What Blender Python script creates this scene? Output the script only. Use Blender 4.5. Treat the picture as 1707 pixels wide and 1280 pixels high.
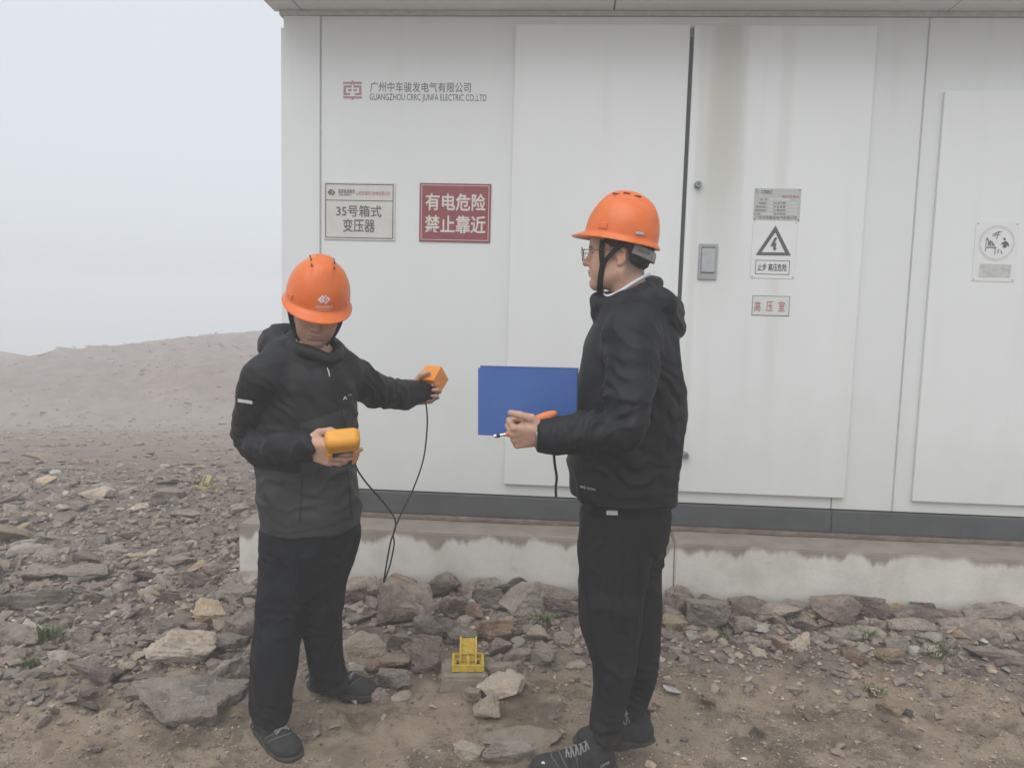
import bpy, bmesh, math, random
import numpy as np
from mathutils import Vector, Matrix
from mathutils.bvhtree import BVHTree

for _o in list(bpy.data.objects):
    bpy.data.objects.remove(_o)
SC = bpy.context.scene
COL = SC.collection
R = math.radians
rng = random.Random(7)
nrng = np.random.default_rng(11)

# ------------------------------------------------------------------ camera
CAM_H, FPX, PITCH, ROLL, YAW = 1.5, 1300.0, R(5.85), R(1.52), R(3.77)
_fw = Vector((0, math.cos(PITCH), -math.sin(PITCH)))
_up0 = Vector((0, math.sin(PITCH), math.cos(PITCH)))
_rt0 = Vector((1, 0, 0))
_rt = _rt0 * math.cos(ROLL) + _up0 * math.sin(ROLL)
_up = -_rt0 * math.sin(ROLL) + _up0 * math.cos(ROLL)
cam_d = bpy.data.cameras.new('camera')
cam = bpy.data.objects.new('camera', cam_d)
COL.objects.link(cam)
cam_d.sensor_width = 36
cam_d.lens = 36 * FPX / 1707
cam_d.clip_start = 0.05
cam_d.clip_end = 1000
_m = Matrix.Identity(4)
for _i in range(3):
    _m[_i][0], _m[_i][1], _m[_i][2] = _rt[_i], _up[_i], -_fw[_i]
_m[2][3] = CAM_H
cam.matrix_world = _m
SC.camera = cam

# ------------------------------------------------------------------ sky, sun, exposure
SUN_EL, SUN_AZ = R(56), R(200)          # azimuth clockwise from +Y
w = bpy.data.worlds.new('World')
SC.world = w
w.use_nodes = True
nt = w.node_tree
bg = nt.nodes['Background']
sky = nt.nodes.new('ShaderNodeTexSky')
sky.sky_type = 'NISHITA'
sky.sun_disc = False
sky.sun_elevation = SUN_EL
sky.sun_rotation = SUN_AZ
sky.dust_density = 5
hs = nt.nodes.new('ShaderNodeHueSaturation')
hs.inputs['Saturation'].default_value = 0.25
mx = nt.nodes.new('ShaderNodeMixRGB')
mx.inputs['Fac'].default_value = 0.86      # thick cloud layer over the clear sky
mx.inputs['Color2'].default_value = (8.1, 8.6, 9.15, 1)
nt.links.new(sky.outputs[0], hs.inputs['Color'])
nt.links.new(hs.outputs[0], mx.inputs['Color1'])
nt.links.new(mx.outputs[0], bg.inputs['Color'])
bg.inputs['Strength'].default_value = 0.098
sun_d = bpy.data.lights.new('sun', 'SUN')
sun_d.energy = 1.5
sun_d.angle = R(60)
sun_d.color = (1.0, 0.975, 0.94)
sun = bpy.data.objects.new('sun', sun_d)
COL.objects.link(sun)
_sd = Vector((math.sin(SUN_AZ) * math.cos(SUN_EL), math.cos(SUN_AZ) * math.cos(SUN_EL), math.sin(SUN_EL)))
sun.rotation_euler = _sd.to_track_quat('Z', 'Y').to_euler()
SC.view_settings.view_transform = 'Standard'
SC.view_settings.look = 'None'
SC.view_settings.exposure = 0.08
SC.view_settings.gamma = 1
SC.view_settings.use_curve_mapping = False
SC.cycles.max_bounces = 6
SC.cycles.volume_bounces = 2
SC.cycles.use_denoising = True


def ray(px, py):
    v = _rt * ((px - 853.5) / FPX) - _up * ((py - 640) / FPX) + _fw
    return v


def P(px, py, Y):
    """point on the pixel's ray at world depth Y"""
    d = ray(px, py)
    k = Y / d.y
    return Vector((d.x * k, Y, CAM_H + d.z * k))


def G(px, py, z=0.0):
    """point on the pixel's ray at height z"""
    d = ray(px, py)
    k = (z - CAM_H) / d.z
    return Vector((d.x * k, d.y * k, z))


def to_px(p):
    v = Vector(p) - Vector((0, 0, CAM_H))
    c = v.dot(_fw)
    return 853.5 + FPX * v.dot(_rt) / c, 640 - FPX * v.dot(_up) / c


# wall frame: N points away from the camera, T runs right along the wall
WN = Vector((math.sin(YAW), math.cos(YAW), 0))
WT = Vector((math.cos(YAW), -math.sin(YAW), 0))
W_WALL, W_PL = 3.98, 3.71


def wall_px(px, py, wd=W_WALL):
    d = ray(px, py)
    k = wd / d.dot(WN)
    return d.dot(WT) * k, CAM_H + d.z * k


def wpt(s, z, wd=W_WALL):
    return WT * s + WN * wd + Vector((0, 0, z))


# ------------------------------------------------------------------ noise
def _hash(ix, iy, iz):
    h = (ix * 374761393 + iy * 668265263 + iz * 2147483647) & 0xFFFFFFFF
    h = ((h ^ (h >> 13)) * 1274126177) & 0xFFFFFFFF
    h = ((h ^ (h >> 16)) * 2246822519) & 0xFFFFFFFF
    return ((h ^ (h >> 15)) & 0xFFFFFF) / 8388607.5 - 1.0


def noise(p):
    p = np.asarray(p, dtype=np.float64)
    i = np.floor(p).astype(np.int64)
    f = p - i
    u = f * f * f * (f * (f * 6 - 15) + 10)
    x, y, z = i[..., 0], i[..., 1], i[..., 2]
    r = 0
    for dx in (0, 1):
        wx = u[..., 0] if dx else 1 - u[..., 0]
        for dy in (0, 1):
            wy = u[..., 1] if dy else 1 - u[..., 1]
            for dz in (0, 1):
                wz = u[..., 2] if dz else 1 - u[..., 2]
                r = r + wx * wy * wz * _hash(x + dx, y + dy, z + dz)
    return r


def fbm(p, oct=4, gain=0.5):
    p = np.asarray(p, dtype=np.float64)
    a, s, r = 1.0, 0.0, 0
    for o in range(oct):
        r = r + a * noise(p * 2 ** o + o * 17.3)
        s += a
        a *= gain
    return r / s


# ------------------------------------------------------------------ objects
WLOC = {}


def tag(o, label=None, cat=None, group=None, kind=None):
    if label:
        o['label'] = label
    if cat:
        o['category'] = cat
    if group:
        o['group'] = group
    if kind:
        o['kind'] = kind
    return o


def thing(name, loc, label, cat, group=None):
    o = bpy.data.objects.new(name, None)
    o.empty_display_size = 0.1
    COL.objects.link(o)
    o.location = loc
    WLOC[o.name] = Vector(loc)
    return tag(o, label, cat, group)


def obj(name, verts, faces, mat, parent=None, smooth=False, origin=None, attr=None):
    """one mesh object; verts are world coordinates"""
    v = np.asarray(verts, dtype=np.float64)
    if origin is None:
        c = Vector(((v[:, 0].min() + v[:, 0].max()) / 2, (v[:, 1].min() + v[:, 1].max()) / 2, v[:, 2].min()))
    else:
        c = Vector(origin)
    v = v - np.array(c)
    me = bpy.data.meshes.new(name)
    me.from_pydata(v.tolist(), [], faces.tolist() if hasattr(faces, 'tolist') else faces)
    me.validate()
    if mat:
        me.materials.append(mat)
    if smooth:
        me.polygons.foreach_set('use_smooth', [True] * len(me.polygons))
    if attr is not None:
        a = me.attributes.new('tone', 'FLOAT_COLOR', 'POINT')
        a.data.foreach_set('color', np.asarray(attr, dtype=np.float32).ravel())
    me.update()
    o = bpy.data.objects.new(name, me)
    COL.objects.link(o)
    o.location = c
    WLOC[o.name] = c
    if parent:
        o.parent = parent
        o.matrix_parent_inverse = Matrix.Translation(-WLOC[parent.name])
    return o


class MB:
    """collects shapes into one mesh"""
    def __init__(s):
        s.v, s.f = [], []

    def add(s, v, f):
        n = len(s.v)
        s.v += [tuple(p) for p in v]
        s.f += [tuple(i + n for i in q) for q in f]
        return s

    def box(s, c, hx, hy, hz, ax=None, bev=0.0):
        """box centred c with half sizes along the axes ax=(X,Y,Z vectors)"""
        ax = ax or (Vector((1, 0, 0)), Vector((0, 1, 0)), Vector((0, 0, 1)))
        bm = bmesh.new()
        bmesh.ops.create_cube(bm, size=2)
        for q in bm.verts:
            q.co = Vector((q.co.x * hx, q.co.y * hy, q.co.z * hz))
        if bev > 0:
            bmesh.ops.bevel(bm, geom=bm.edges[:], offset=bev, segments=2, affect='EDGES', profile=0.6)
        c = Vector(c)
        bm.verts.index_update()
        s.add([c + ax[0] * q.co.x + ax[1] * q.co.y + ax[2] * q.co.z for q in bm.verts],
              [[q.index for q in f.verts] for f in bm.faces])
        bm.free()
        return s

    def tube(s, pts, rad, n=8, cap=True, flat=1.0, side=None):
        pts = [Vector(p) for p in pts]
        rads = rad if isinstance(rad, (list, tuple)) else [rad] * len(pts)
        rings = []
        prev = None
        for i, p in enumerate(pts):
            t = (pts[min(i + 1, len(pts) - 1)] - pts[max(i - 1, 0)]).normalized()
            a = side or prev or (Vector((0, 0, 1)) if abs(t.z) < 0.9 else Vector((1, 0, 0)))
            a = (a - t * a.dot(t)).normalized()
            prev = a
            b = t.cross(a)
            rings.append([p + (a * math.cos(2 * math.pi * k / n) + b * math.sin(2 * math.pi * k / n) * flat) * rads[i] for k in range(n)])
        v = [q for r_ in rings for q in r_]
        f = []
        for i in range(len(pts) - 1):
            for k in range(n):
                f.append((i * n + k, i * n + (k + 1) % n, (i + 1) * n + (k + 1) % n, (i + 1) * n + k))
        if cap:
            f.append(tuple(range(n))[::-1])
            f.append(tuple((len(pts) - 1) * n + k for k in range(n)))
        return s.add(v, f)

    def poly(s, pts):
        return s.add(pts, [tuple(range(len(pts)))])

    def build(s, name, mat, parent=None, smooth=False, origin=None):
        return obj(name, np.array([tuple(p) for p in s.v]), s.f, mat, parent, smooth, origin)


def spline(pts, n=8):
    pts = [Vector(p) for p in pts]
    out = []
    for i in range(len(pts) - 1):
        p0, p1, p2, p3 = pts[max(i - 1, 0)], pts[i], pts[i + 1], pts[min(i + 2, len(pts) - 1)]
        for k in range(n):
            t = k / n
            out.append(0.5 * ((2 * p1) + (p2 - p0) * t + (2 * p0 - 5 * p1 + 4 * p2 - p3) * t * t + (3 * p1 - p0 - 3 * p2 + p3) * t ** 3))
    out.append(pts[-1])
    return out


# ------------------------------------------------------------------ materials
def lin(r, g, b):
    f = lambda c: c / 12.92 if c <= 0.04045 else ((c + 0.055) / 1.055) ** 2.4
    return (f(r / 255), f(g / 255), f(b / 255), 1)


class NT:
    """small node helper"""
    def __init__(s, name, rough=0.6, spec=0.4):
        s.m = bpy.data.materials.new(name)
        s.m.use_nodes = True
        s.t = s.m.node_tree
        s.b = s.t.nodes['Principled BSDF']
        s.b.inputs['Roughness'].default_value = rough
        s.b.inputs['Specular IOR Level'].default_value = spec
        s._pos = None

    def n(s, typ, **kw):
        q = s.t.nodes.new('ShaderNode' + typ)
        for k, v in kw.items():
            setattr(q, k, v)
        return q

    def l(s, a, b):
        s.t.links.new(a, b)

    def val(s, x):
        if isinstance(x, (int, float)):
            q = s.n('Value')
            q.outputs[0].default_value = x
            return q.outputs[0]
        return x

    def math(s, op, a, b=None, clamp=False):
        q = s.n('Math', operation=op, use_clamp=clamp)
        for i, x in enumerate((a, b)):
            if x is None:
                continue
            if isinstance(x, (int, float)):
                q.inputs[i].default_value = x
            else:
                s.l(x, q.inputs[i])
        return q.outputs[0]

    def coords(s, kind='Object'):
        if kind == 'World':
            return s.n('NewGeometry').outputs['Position']
        return s.n('TexCoord').outputs[kind]

    def noise(s, co, scale, detail=5, rough=0.6, stretch=None, dist=0.0, out='Fac'):
        if stretch:
            mp = s.n('Mapping')
            mp.inputs['Scale'].default_value = stretch
            s.l(co, mp.inputs['Vector'])
            co = mp.outputs[0]
        q = s.n('TexNoise')
        q.inputs['Scale'].default_value = scale
        q.inputs['Detail'].default_value = detail
        q.inputs['Roughness'].default_value = rough
        q.inputs['Distortion'].default_value = dist
        s.l(co, q.inputs['Vector'])
        return q.outputs[out]

    def voro(s, co, scale, feature='F1', out='Distance', rand=1.0):
        q = s.n('TexVoronoi', feature=feature)
        q.inputs['Scale'].default_value = scale
        q.inputs['Randomness'].default_value = rand
        s.l(co, q.inputs['Vector'])
        return q.outputs[out]

    def ramp(s, fac, stops):
        q = s.n('ValToRGB')
        e = q.color_ramp.elements
        while len(e) < len(stops):
            e.new(0.5)
        for el, (p, c) in zip(e, stops):
            el.position = p
            el.color = c if len(c) == 4 else (*c, 1)
        s.l(fac, q.inputs[0])
        return q.outputs[0]

    def mask(s, fac, lo, hi):
        q = s.n('MapRange', interpolation_type='SMOOTHSTEP')
        q.inputs[1].default_value, q.inputs[2].default_value = lo, hi
        s.l(fac, q.inputs[0])
        return q.outputs[0]

    def mix(s, fac, a, b, mode='MIX'):
        q = s.n('MixRGB', blend_type=mode)
        for i, x in enumerate((fac, a, b)):
            if isinstance(x, (int, float)):
                q.inputs[i].default_value = x
            elif isinstance(x, tuple):
                q.inputs[i].default_value = x if len(x) == 4 else (*x, 1)
            else:
                s.l(x, q.inputs[i])
        return q.outputs[0]

    def bump(s, h, strength=0.3, dist=0.01, prev=None):
        q = s.n('Bump')
        q.inputs['Strength'].default_value = strength
        q.inputs['Distance'].default_value = dist
        s.l(h, q.inputs['Height'])
        if prev is not None:
            s.l(prev, q.inputs['Normal'])
        s.l(q.outputs[0], s.b.inputs['Normal'])
        return q.outputs[0]

    def color(s, c):
        if isinstance(c, tuple):
            s.b.inputs['Base Color'].default_value = c if len(c) == 4 else (*c, 1)
        else:
            s.l(c, s.b.inputs['Base Color'])
        return s

    def rough(s, r_):
        s.l(r_, s.b.inputs['Roughness'])


def simple(name, col, rough=0.6, spec=0.4, var=0.12, scale=30, metal=0.0, bump=0.0, bscale=200):
    m = NT(name, rough, spec)
    co = m.coords()
    n_ = m.noise(co, scale, 4)
    c = col if len(col) == 4 else (*col, 1)
    lo = tuple(x * (1 - var) for x in c[:3])
    hi = tuple(min(1, x * (1 + var)) for x in c[:3])
    m.color(m.ramp(n_, [(0.3, lo), (0.7, hi)]))
    m.b.inputs['Metallic'].default_value = metal
    if bump:
        m.bump(m.noise(co, bscale, 3), bump, 0.002)
    return m.m


# ------------------------------------------------------------------ implicit surfaces -> meshes
class Field:
    def __init__(s, lo, hi, res):
        s.lo = np.array(lo, float)
        s.res = res
        s.n = np.ceil((np.array(hi) - s.lo) / res).astype(int) + 1
        s.ax = [s.lo[i] + res * np.arange(s.n[i]) for i in range(3)]
        s.d = np.full(s.n, 0.2, np.float32)

    def _sl(s, lo, hi, m):
        a = np.clip(np.floor((np.array(lo) - m - s.lo) / s.res).astype(int), 0, s.n - 1)
        b = np.clip(np.ceil((np.array(hi) + m - s.lo) / s.res).astype(int) + 1, 1, s.n)
        return a, b

    def op(s, fn, lo, hi, k=0.01, mode='add', m=0.05):
        a, b = s._sl(lo, hi, m + k)
        if np.any(b <= a):
            return s
        X = s.ax[0][a[0]:b[0]].astype(np.float32)[:, None, None]
        Y = s.ax[1][a[1]:b[1]].astype(np.float32)[None, :, None]
        Z = s.ax[2][a[2]:b[2]].astype(np.float32)[None, None, :]
        e = fn(X, Y, Z).astype(np.float32)
        D = s.d[a[0]:b[0], a[1]:b[1], a[2]:b[2]]
        if mode == 'add':
            h = np.clip(0.5 + 0.5 * (D - e) / k, 0, 1)
            D[...] = D * (1 - h) + e * h - k * h * (1 - h)
        elif mode == 'sub':
            e = -e
            h = np.clip(0.5 - 0.5 * (D - e) / k, 0, 1)
            D[...] = D * (1 - h) + e * h + k * h * (1 - h)
        elif mode == 'and':
            h = np.clip(0.5 - 0.5 * (D - e) / k, 0, 1)
            D[...] = D * (1 - h) + e * h + k * h * (1 - h)
        return s

    def cone(s, a, b, r1, r2=None, k=0.02, mode='add'):
        r2 = r1 if r2 is None else r2
        a, b = np.array(a, float), np.array(b, float)
        ba = b - a
        L = max(ba.dot(ba), 1e-9)

        def fn(X, Y, Z):
            t = np.clip(((X - a[0]) * ba[0] + (Y - a[1]) * ba[1] + (Z - a[2]) * ba[2]) / L, 0, 1)
            return np.sqrt((X - a[0] - t * ba[0]) ** 2 + (Y - a[1] - t * ba[1]) ** 2 + (Z - a[2] - t * ba[2]) ** 2) - (r1 + (r2 - r1) * t)
        r_ = max(r1, r2)
        return s.op(fn, np.minimum(a, b) - r_, np.maximum(a, b) + r_, k, mode)

    def chain(s, pts, rads, k=0.02, sm=0):
        if sm:
            q = spline([(*p,) for p in pts], sm)
            n0 = len(pts)
            rr = np.interp(np.linspace(0, n0 - 1, len(q)), range(n0), rads)
            pts, rads = q, rr
        for i in range(len(pts) - 1):
            s.cone(pts[i], pts[i + 1], rads[i], rads[i + 1], k if i == 0 or not sm else 0.008)
        return s

    def ell(s, c, r, k=0.02, mode='add', M=None):
        """ellipsoid; M columns are its axes"""
        c = np.array(c, float)
        r = np.array(r, float)
        A = np.eye(3) if M is None else np.array(M, float)

        def fn(X, Y, Z):
            x, y, z = X - c[0], Y - c[1], Z - c[2]
            u = (x * A[0, 0] + y * A[1, 0] + z * A[2, 0])
            v = (x * A[0, 1] + y * A[1, 1] + z * A[2, 1])
            w_ = (x * A[0, 2] + y * A[1, 2] + z * A[2, 2])
            k0 = np.sqrt((u / r[0]) ** 2 + (v / r[1]) ** 2 + (w_ / r[2]) ** 2) + 1e-6
            k1 = np.sqrt((u / r[0] ** 2) ** 2 + (v / r[1] ** 2) ** 2 + (w_ / r[2] ** 2) ** 2) + 1e-6
            return k0 * (k0 - 1) / k1
        R_ = r.max()
        return s.op(fn, c - R_, c + R_, k, mode)

    def rbox(s, c, h, r, M=None, k=0.01, mode='add'):
        c = np.array(c, float)
        h = np.array(h, float) - r
        A = np.eye(3) if M is None else np.array(M, float)

        def fn(X, Y, Z):
            x, y, z = X - c[0], Y - c[1], Z - c[2]
            q = [np.abs(x * A[0, i] + y * A[1, i] + z * A[2, i]) - h[i] for i in range(3)]
            o = np.sqrt(sum(np.maximum(e, 0) ** 2 for e in q))
            return o + np.minimum(np.maximum(q[0], np.maximum(q[1], q[2])), 0) - r
        R_ = np.linalg.norm(h + r)
        return s.op(fn, c - R_, c + R_, k, mode)

    def loft(s, st, k=0.02, n=2.4, sm=5):
        """stations (z, cx, cy, hx, hy), a vertical tube of rounded sections"""
        st = sorted(st)
        a = np.array(st)
        zz = np.linspace(a[0, 0], a[-1, 0], 80)
        cs = []
        for j in range(1, 5):
            q = np.interp(zz, a[:, 0], a[:, j])
            qq = np.pad(q, sm, mode='edge')
            # reflect about the ends to keep the end values
            qq[:sm] = 2 * q[0] - q[1:sm + 1][::-1]
            qq[-sm:] = 2 * q[-1] - q[-sm - 1:-1][::-1]
            ker = np.hanning(2 * sm + 3)[1:-1]
            cs.append(np.convolve(qq, ker / ker.sum(), 'valid'))

        def fn(X, Y, Z):
            z = Z.ravel()
            g = [np.interp(z, zz, c_)[None, None, :] for c_ in cs]
            q = (np.abs((X - g[0]) / g[2]) ** n + np.abs((Y - g[1]) / g[3]) ** n + 1e-9) ** (1 / n)
            d = (q - 1) * np.minimum(g[2], g[3])
            return np.maximum(d, np.maximum(Z - zz[-1], zz[0] - Z))
        lo = [(a[:, 1] - a[:, 3]).min(), (a[:, 2] - a[:, 4]).min(), zz[0]]
        hi = [(a[:, 1] + a[:, 3]).max(), (a[:, 2] + a[:, 4]).max(), zz[-1]]
        return s.op(fn, lo, hi, k)

    def plane(s, p, nrm, k=0.006):
        """keep the side the normal points away from"""
        p, nrm = np.array(p, float), np.array(Vector(nrm).normalized())
        fn = lambda X, Y, Z: (X - p[0]) * nrm[0] + (Y - p[1]) * nrm[1] + (Z - p[2]) * nrm[2]
        return s.op(fn, s.lo, s.lo + s.n * s.res, k, 'and')

    def mesh(s, smooth=1):
        d = s.d
        ins = d < 0
        c = np.zeros(tuple(s.n - 1), np.int8)
        offs = [(i, j, k) for i in (0, 1) for j in (0, 1) for k in (0, 1)]
        nx, ny, nz = s.n - 1
        for i, j, k in offs:
            c += ins[i:i + nx, j:j + ny, k:k + nz]
        act = np.argwhere((c > 0) & (c < 8))
        idx = np.full(tuple(s.n - 1), -1, np.int64)
        idx[act[:, 0], act[:, 1], act[:, 2]] = np.arange(len(act))
        vals = {o: d[act[:, 0] + o[0], act[:, 1] + o[1], act[:, 2] + o[2]] for o in offs}
        acc = np.zeros((len(act), 3))
        cnt = np.zeros(len(act))
        for a in offs:
            for ax in range(3):
                if a[ax] == 1:
                    continue
                b = list(a)
                b[ax] = 1
                b = tuple(b)
                va, vb = vals[a], vals[b]
                cr = (va < 0) != (vb < 0)
                t = np.where(cr, va / np.where(cr, va - vb, 1), 0)
                for q in range(3):
                    acc[:, q] += np.where(cr, a[q] + (t if q == ax else 0), 0)
                cnt += cr
        v = s.lo + (act + acc / cnt[:, None]) * s.res
        faces = []
        for ax in range(3):
            u, w_ = (ax + 1) % 3, (ax + 2) % 3
            A = [slice(None)] * 3
            B = [slice(None)] * 3
            A[ax], B[ax] = slice(0, -1), slice(1, None)
            da, db = ins[tuple(A)], ins[tuple(B)]
            e = np.argwhere(da != db)
            e = e[(e[:, u] > 0) & (e[:, w_] > 0) & (e[:, u] < s.n[u] - 1) & (e[:, w_] < s.n[w_] - 1)]
            fl = da[e[:, 0], e[:, 1], e[:, 2]]
            def cell(du, dw):
                q = e.copy()
                q[:, u] -= du
                q[:, w_] -= dw
                return idx[q[:, 0], q[:, 1], q[:, 2]]
            q = np.stack([cell(1, 1), cell(0, 1), cell(0, 0), cell(1, 0)], 1)
            q[~fl] = q[~fl][:, ::-1]
            faces.append(q)
        f = np.concatenate(faces)
        f = f[(f >= 0).all(1)]
        for _ in range(smooth):
            v = lap(v, f, 0.5)
        return v, f


def lap(v, f, lam):
    e = np.concatenate([f[:, [0, 1]], f[:, [1, 2]], f[:, [2, 3]], f[:, [3, 0]]])
    e = np.concatenate([e, e[:, ::-1]])
    n = np.bincount(e[:, 0], minlength=len(v))
    m = np.stack([np.bincount(e[:, 0], v[e[:, 1], i], minlength=len(v)) for i in range(3)], 1) / np.maximum(n, 1)[:, None]
    m[n == 0] = v[n == 0]
    return v + (m - v) * lam


def vnorm(v, f):
    fn = np.cross(v[f[:, 2]] - v[f[:, 0]], v[f[:, 3]] - v[f[:, 1]])
    n = np.zeros_like(v)
    for c_ in range(4):
        for i in range(3):
            n[:, i] += np.bincount(f[:, c_], fn[:, i], minlength=len(v))
    return n / (np.linalg.norm(n, axis=1, keepdims=True) + 1e-12)


def folds(v, n, specs, base=0.0, bscale=9.0, seed=0.0, stretch=(1, 1, 1)):
    """cloth relief: specs (centre, axis, radius, amplitude, wavelength); base = broad crumple"""
    d = np.zeros(len(v))
    if base:
        q = v * np.array(stretch) * bscale + seed
        q = q + 0.6 * np.stack([noise(q * 0.7 + 5), noise(q * 0.7 + 9), noise(q * 0.7 + 13)], 1)
        r_ = 1 - np.abs(noise(q)) * 2.4
        d += base * (np.clip(r_, -0.4, 1) - 0.35)
        d += 0.45 * base * noise(q * 2.3 + 3)
    for c, a, rad, amp, wl in specs:
        c = np.array(c)
        a = np.array(Vector(a).normalized())
        q = v - c
        g = np.exp(-(q ** 2).sum(1) / (rad * rad))
        ph = q @ a / wl + 0.75 * noise(v * 11 + seed) + 0.35 * noise(v * 27 + seed)
        sv = np.sin(2 * np.pi * ph)
        d += 1.12 * amp * g * (0.75 * (1.0 - 2.0 * np.abs(np.sin(np.pi * ph)) ** 0.8) + 0.35 * sv) * (0.55 + 0.45 * noise(v * 14 + seed + 4))
    return v + n * d[:, None]


# ------------------------------------------------------------------ lettering
def text2d(body, bold=0.0, font=None):
    cu = bpy.data.curves.new('txt', 'FONT')
    cu.body = body
    cu.offset = bold
    cu.resolution_u = 3
    o = bpy.data.objects.new('txt', cu)
    COL.objects.link(o)
    dg = bpy.context.evaluated_depsgraph_get()
    dg.update()
    me = bpy.data.meshes.new_from_object(o.evaluated_get(dg))
    v = np.array([q.co[:] for q in me.vertices])
    f = [tuple(p.vertices) for p in me.polygons]
    bpy.data.objects.remove(o)
    bpy.data.curves.remove(cu)
    bpy.data.meshes.remove(me)
    v = v[:, :2]
    v = v - v.min(0)
    v = v / np.maximum(v.max(0), 1e-6)
    return v, f            # unit square, y up

# ================================================================== terrain
def sstep(a, b, x):
    t = np.clip((x - a) / (b - a), 0, 1)
    return t * t * (3 - 2 * t)


_cr = [(0, 588), (40, 602), (75, 622), (110, 612), (170, 592), (230, 577), (300, 563), (360, 556), (430, 551), (470, 549)]
_crx = np.array([P(a, b, 42).x for a, b in _cr])
_crz = np.array([P(a, b, 42).z for a, b in _cr])


def gz(x, y, fine=True):
    x = np.asarray(x, float)
    y = np.asarray(y, float)
    q = np.stack([x, y, np.zeros_like(x)], -1)
    z = 0.035 * noise(q * 0.9 + 3.1)
    wd = x * WN.x + y * WN.y
    sl = x * WT.x + y * WT.y
    band = sstep(2.95, 3.65, wd) * sstep(-2.2, -1.4, sl)
    z = z + 0.05 * band
    # ground falls away beyond the pad, then the spoil bank rises
    toe = -2.15 + 0.03 * (x + 10)
    far = np.clip((y - 5.8) / 16.2, 0, 1)
    far = far + 0.04 * np.sin(far * math.pi)
    z = z * (1 - far) + toe * far
    t = np.clip((y - 22) / 20, 0, 1)
    crest = np.interp(x, _crx, _crz)
    bank = (1 - (1 - t) ** 1.7)
    z = z + (crest - toe) * bank
    rg = 1 - 2 * np.abs(fbm(q * 0.24 + 4, 4, 0.55))
    lump = 0.35 * fbm(q * 0.30 + 8, 5, 0.6) + 0.38 * rg + 0.16 * fbm(q * 1.3 + 2, 4, 0.6)
    z = z + 1.3 * lump * sstep(18, 26, y) * (1 - 0.93 * sstep(30, 41, y)) + 0.20 * (fbm(q * 0.6 + 31, 5, 0.65) - 0.1) * sstep(36, 40, y)
    z = z - 12.0 * sstep(42.2, 66, y)
    if fine:
        near = 1 - sstep(9, 14, y)
        r_ = 1 - np.abs(noise(q * 2.6 + 1.7)) * 2
        z = z + near * (0.020 * fbm(q * 3.2 + 7, 3) + 0.010 * r_ * noise(q * 1.3 + 40))
        # churned mud
        mud = sstep(0.05, 0.45, noise(q * 1.15 + 21.7))
        z = z + near * (0.25 + 0.75 * mud) * (0.044 * fbm(q * 10 + 2, 4, 0.55) + 0.013 * noise(q * 27))
        z = z + near * 0.007 * fbm(q * 19 + 9, 3)
        scree = sstep(-0.9, -1.7, x) + sstep(3.0, 3.3, wd)
        z = z + near * np.clip(scree, 0, 1) * 0.014 * (1 - 2 * np.abs(fbm(q * 9 + 5, 3)))
    return z


def gzf(x, y):
    return float(gz(np.array([x]), np.array([y]))[0])


def axis(lo, a, b, hi, fine, grow):
    c = list(np.arange(a, b, fine))
    s_, q = fine, b
    out = []
    while q < hi:
        out.append(q)
        s_ *= grow
        q += s_
    out.append(hi)
    s_, q = fine, a
    low = []
    while q > lo:
        s_ *= grow
        q -= s_
        low.append(max(q, lo))
    return np.array(low[::-1] + c + out)


GX = axis(-66, -3.6, 3.0, 66, 0.020, 1.05)
GY = axis(-12, 1.9, 4.0, 70, 0.018, 1.024)
_X, _Y = np.meshgrid(GX, GY, indexing='ij')
_Z = gz(_X, _Y)
_n, _k = _X.shape
_v = np.stack([_X.ravel(), _Y.ravel(), _Z.ravel()], 1)
_i = np.arange(_n * _k).reshape(_n, _k)
_f = np.stack([_i[:-1, :-1], _i[1:, :-1], _i[1:, 1:], _i[:-1, 1:]], -1).reshape(-1, 4)

m = NT('dirt', 0.95, 0.2)
co = m.coords('World')
sep = m.n('SeparateXYZ')
m.l(co, sep.inputs[0])
big = m.noise(co, 1.1, 5, 0.62)
med = m.noise(co, 5.5, 6, 0.7)
fin = m.noise(co, 60, 4, 0.7)
sand = m.ramp(med, [(0.25, (0.35, 0.265, 0.187)), (0.5, (0.47, 0.372, 0.275)), (0.75, (0.56, 0.462, 0.355))])
mud = m.ramp(fin, [(0.3, (0.145, 0.110, 0.080)), (0.7, (0.27, 0.212, 0.160))])
grit = m.ramp(m.noise(co, 24, 5, 0.75), [(0.25, (0.165, 0.130, 0.110)), (0.55, (0.30, 0.242, 0.210)), (0.8, (0.44, 0.38, 0.335))])
c1 = m.mix(m.math('MULTIPLY', m.mask(m.noise(co, 2.9, 8, 0.76), 0.465, 0.60), 0.85), sand, mud)
# rubble ground: towards the plinth and on the scree side
wd = m.math('ADD', m.math('MULTIPLY', sep.outputs[0], WN.x), m.math('MULTIPLY', sep.outputs[1], WN.y))
wob = m.math('MULTIPLY', m.math('SUBTRACT', med, 0.5), 1.1)
mk1 = m.mask(m.math('ADD', wd, wob), 2.95, 3.25)
mk2 = m.mask(m.math('SUBTRACT', m.math('MULTIPLY', sep.outputs[0], -1), wob), 0.95, 1.7)
yk = m.mask(m.math('ADD', sep.outputs[1], wob), 2.75, 3.35)
scr = m.math('MAXIMUM', mk1, m.math('MULTIPLY', mk2, yk))
c2 = m.mix(m.math('MULTIPLY', scr, 0.88), c1, grit)
farm = m.mask(sep.outputs[1], 9, 18)
bankc = m.ramp(m.noise(co, 1.4, 6, 0.7), [(0.25, (0.19, 0.135, 0.106)), (0.55, (0.30, 0.225, 0.180)), (0.8, (0.40, 0.32, 0.262))])
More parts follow.
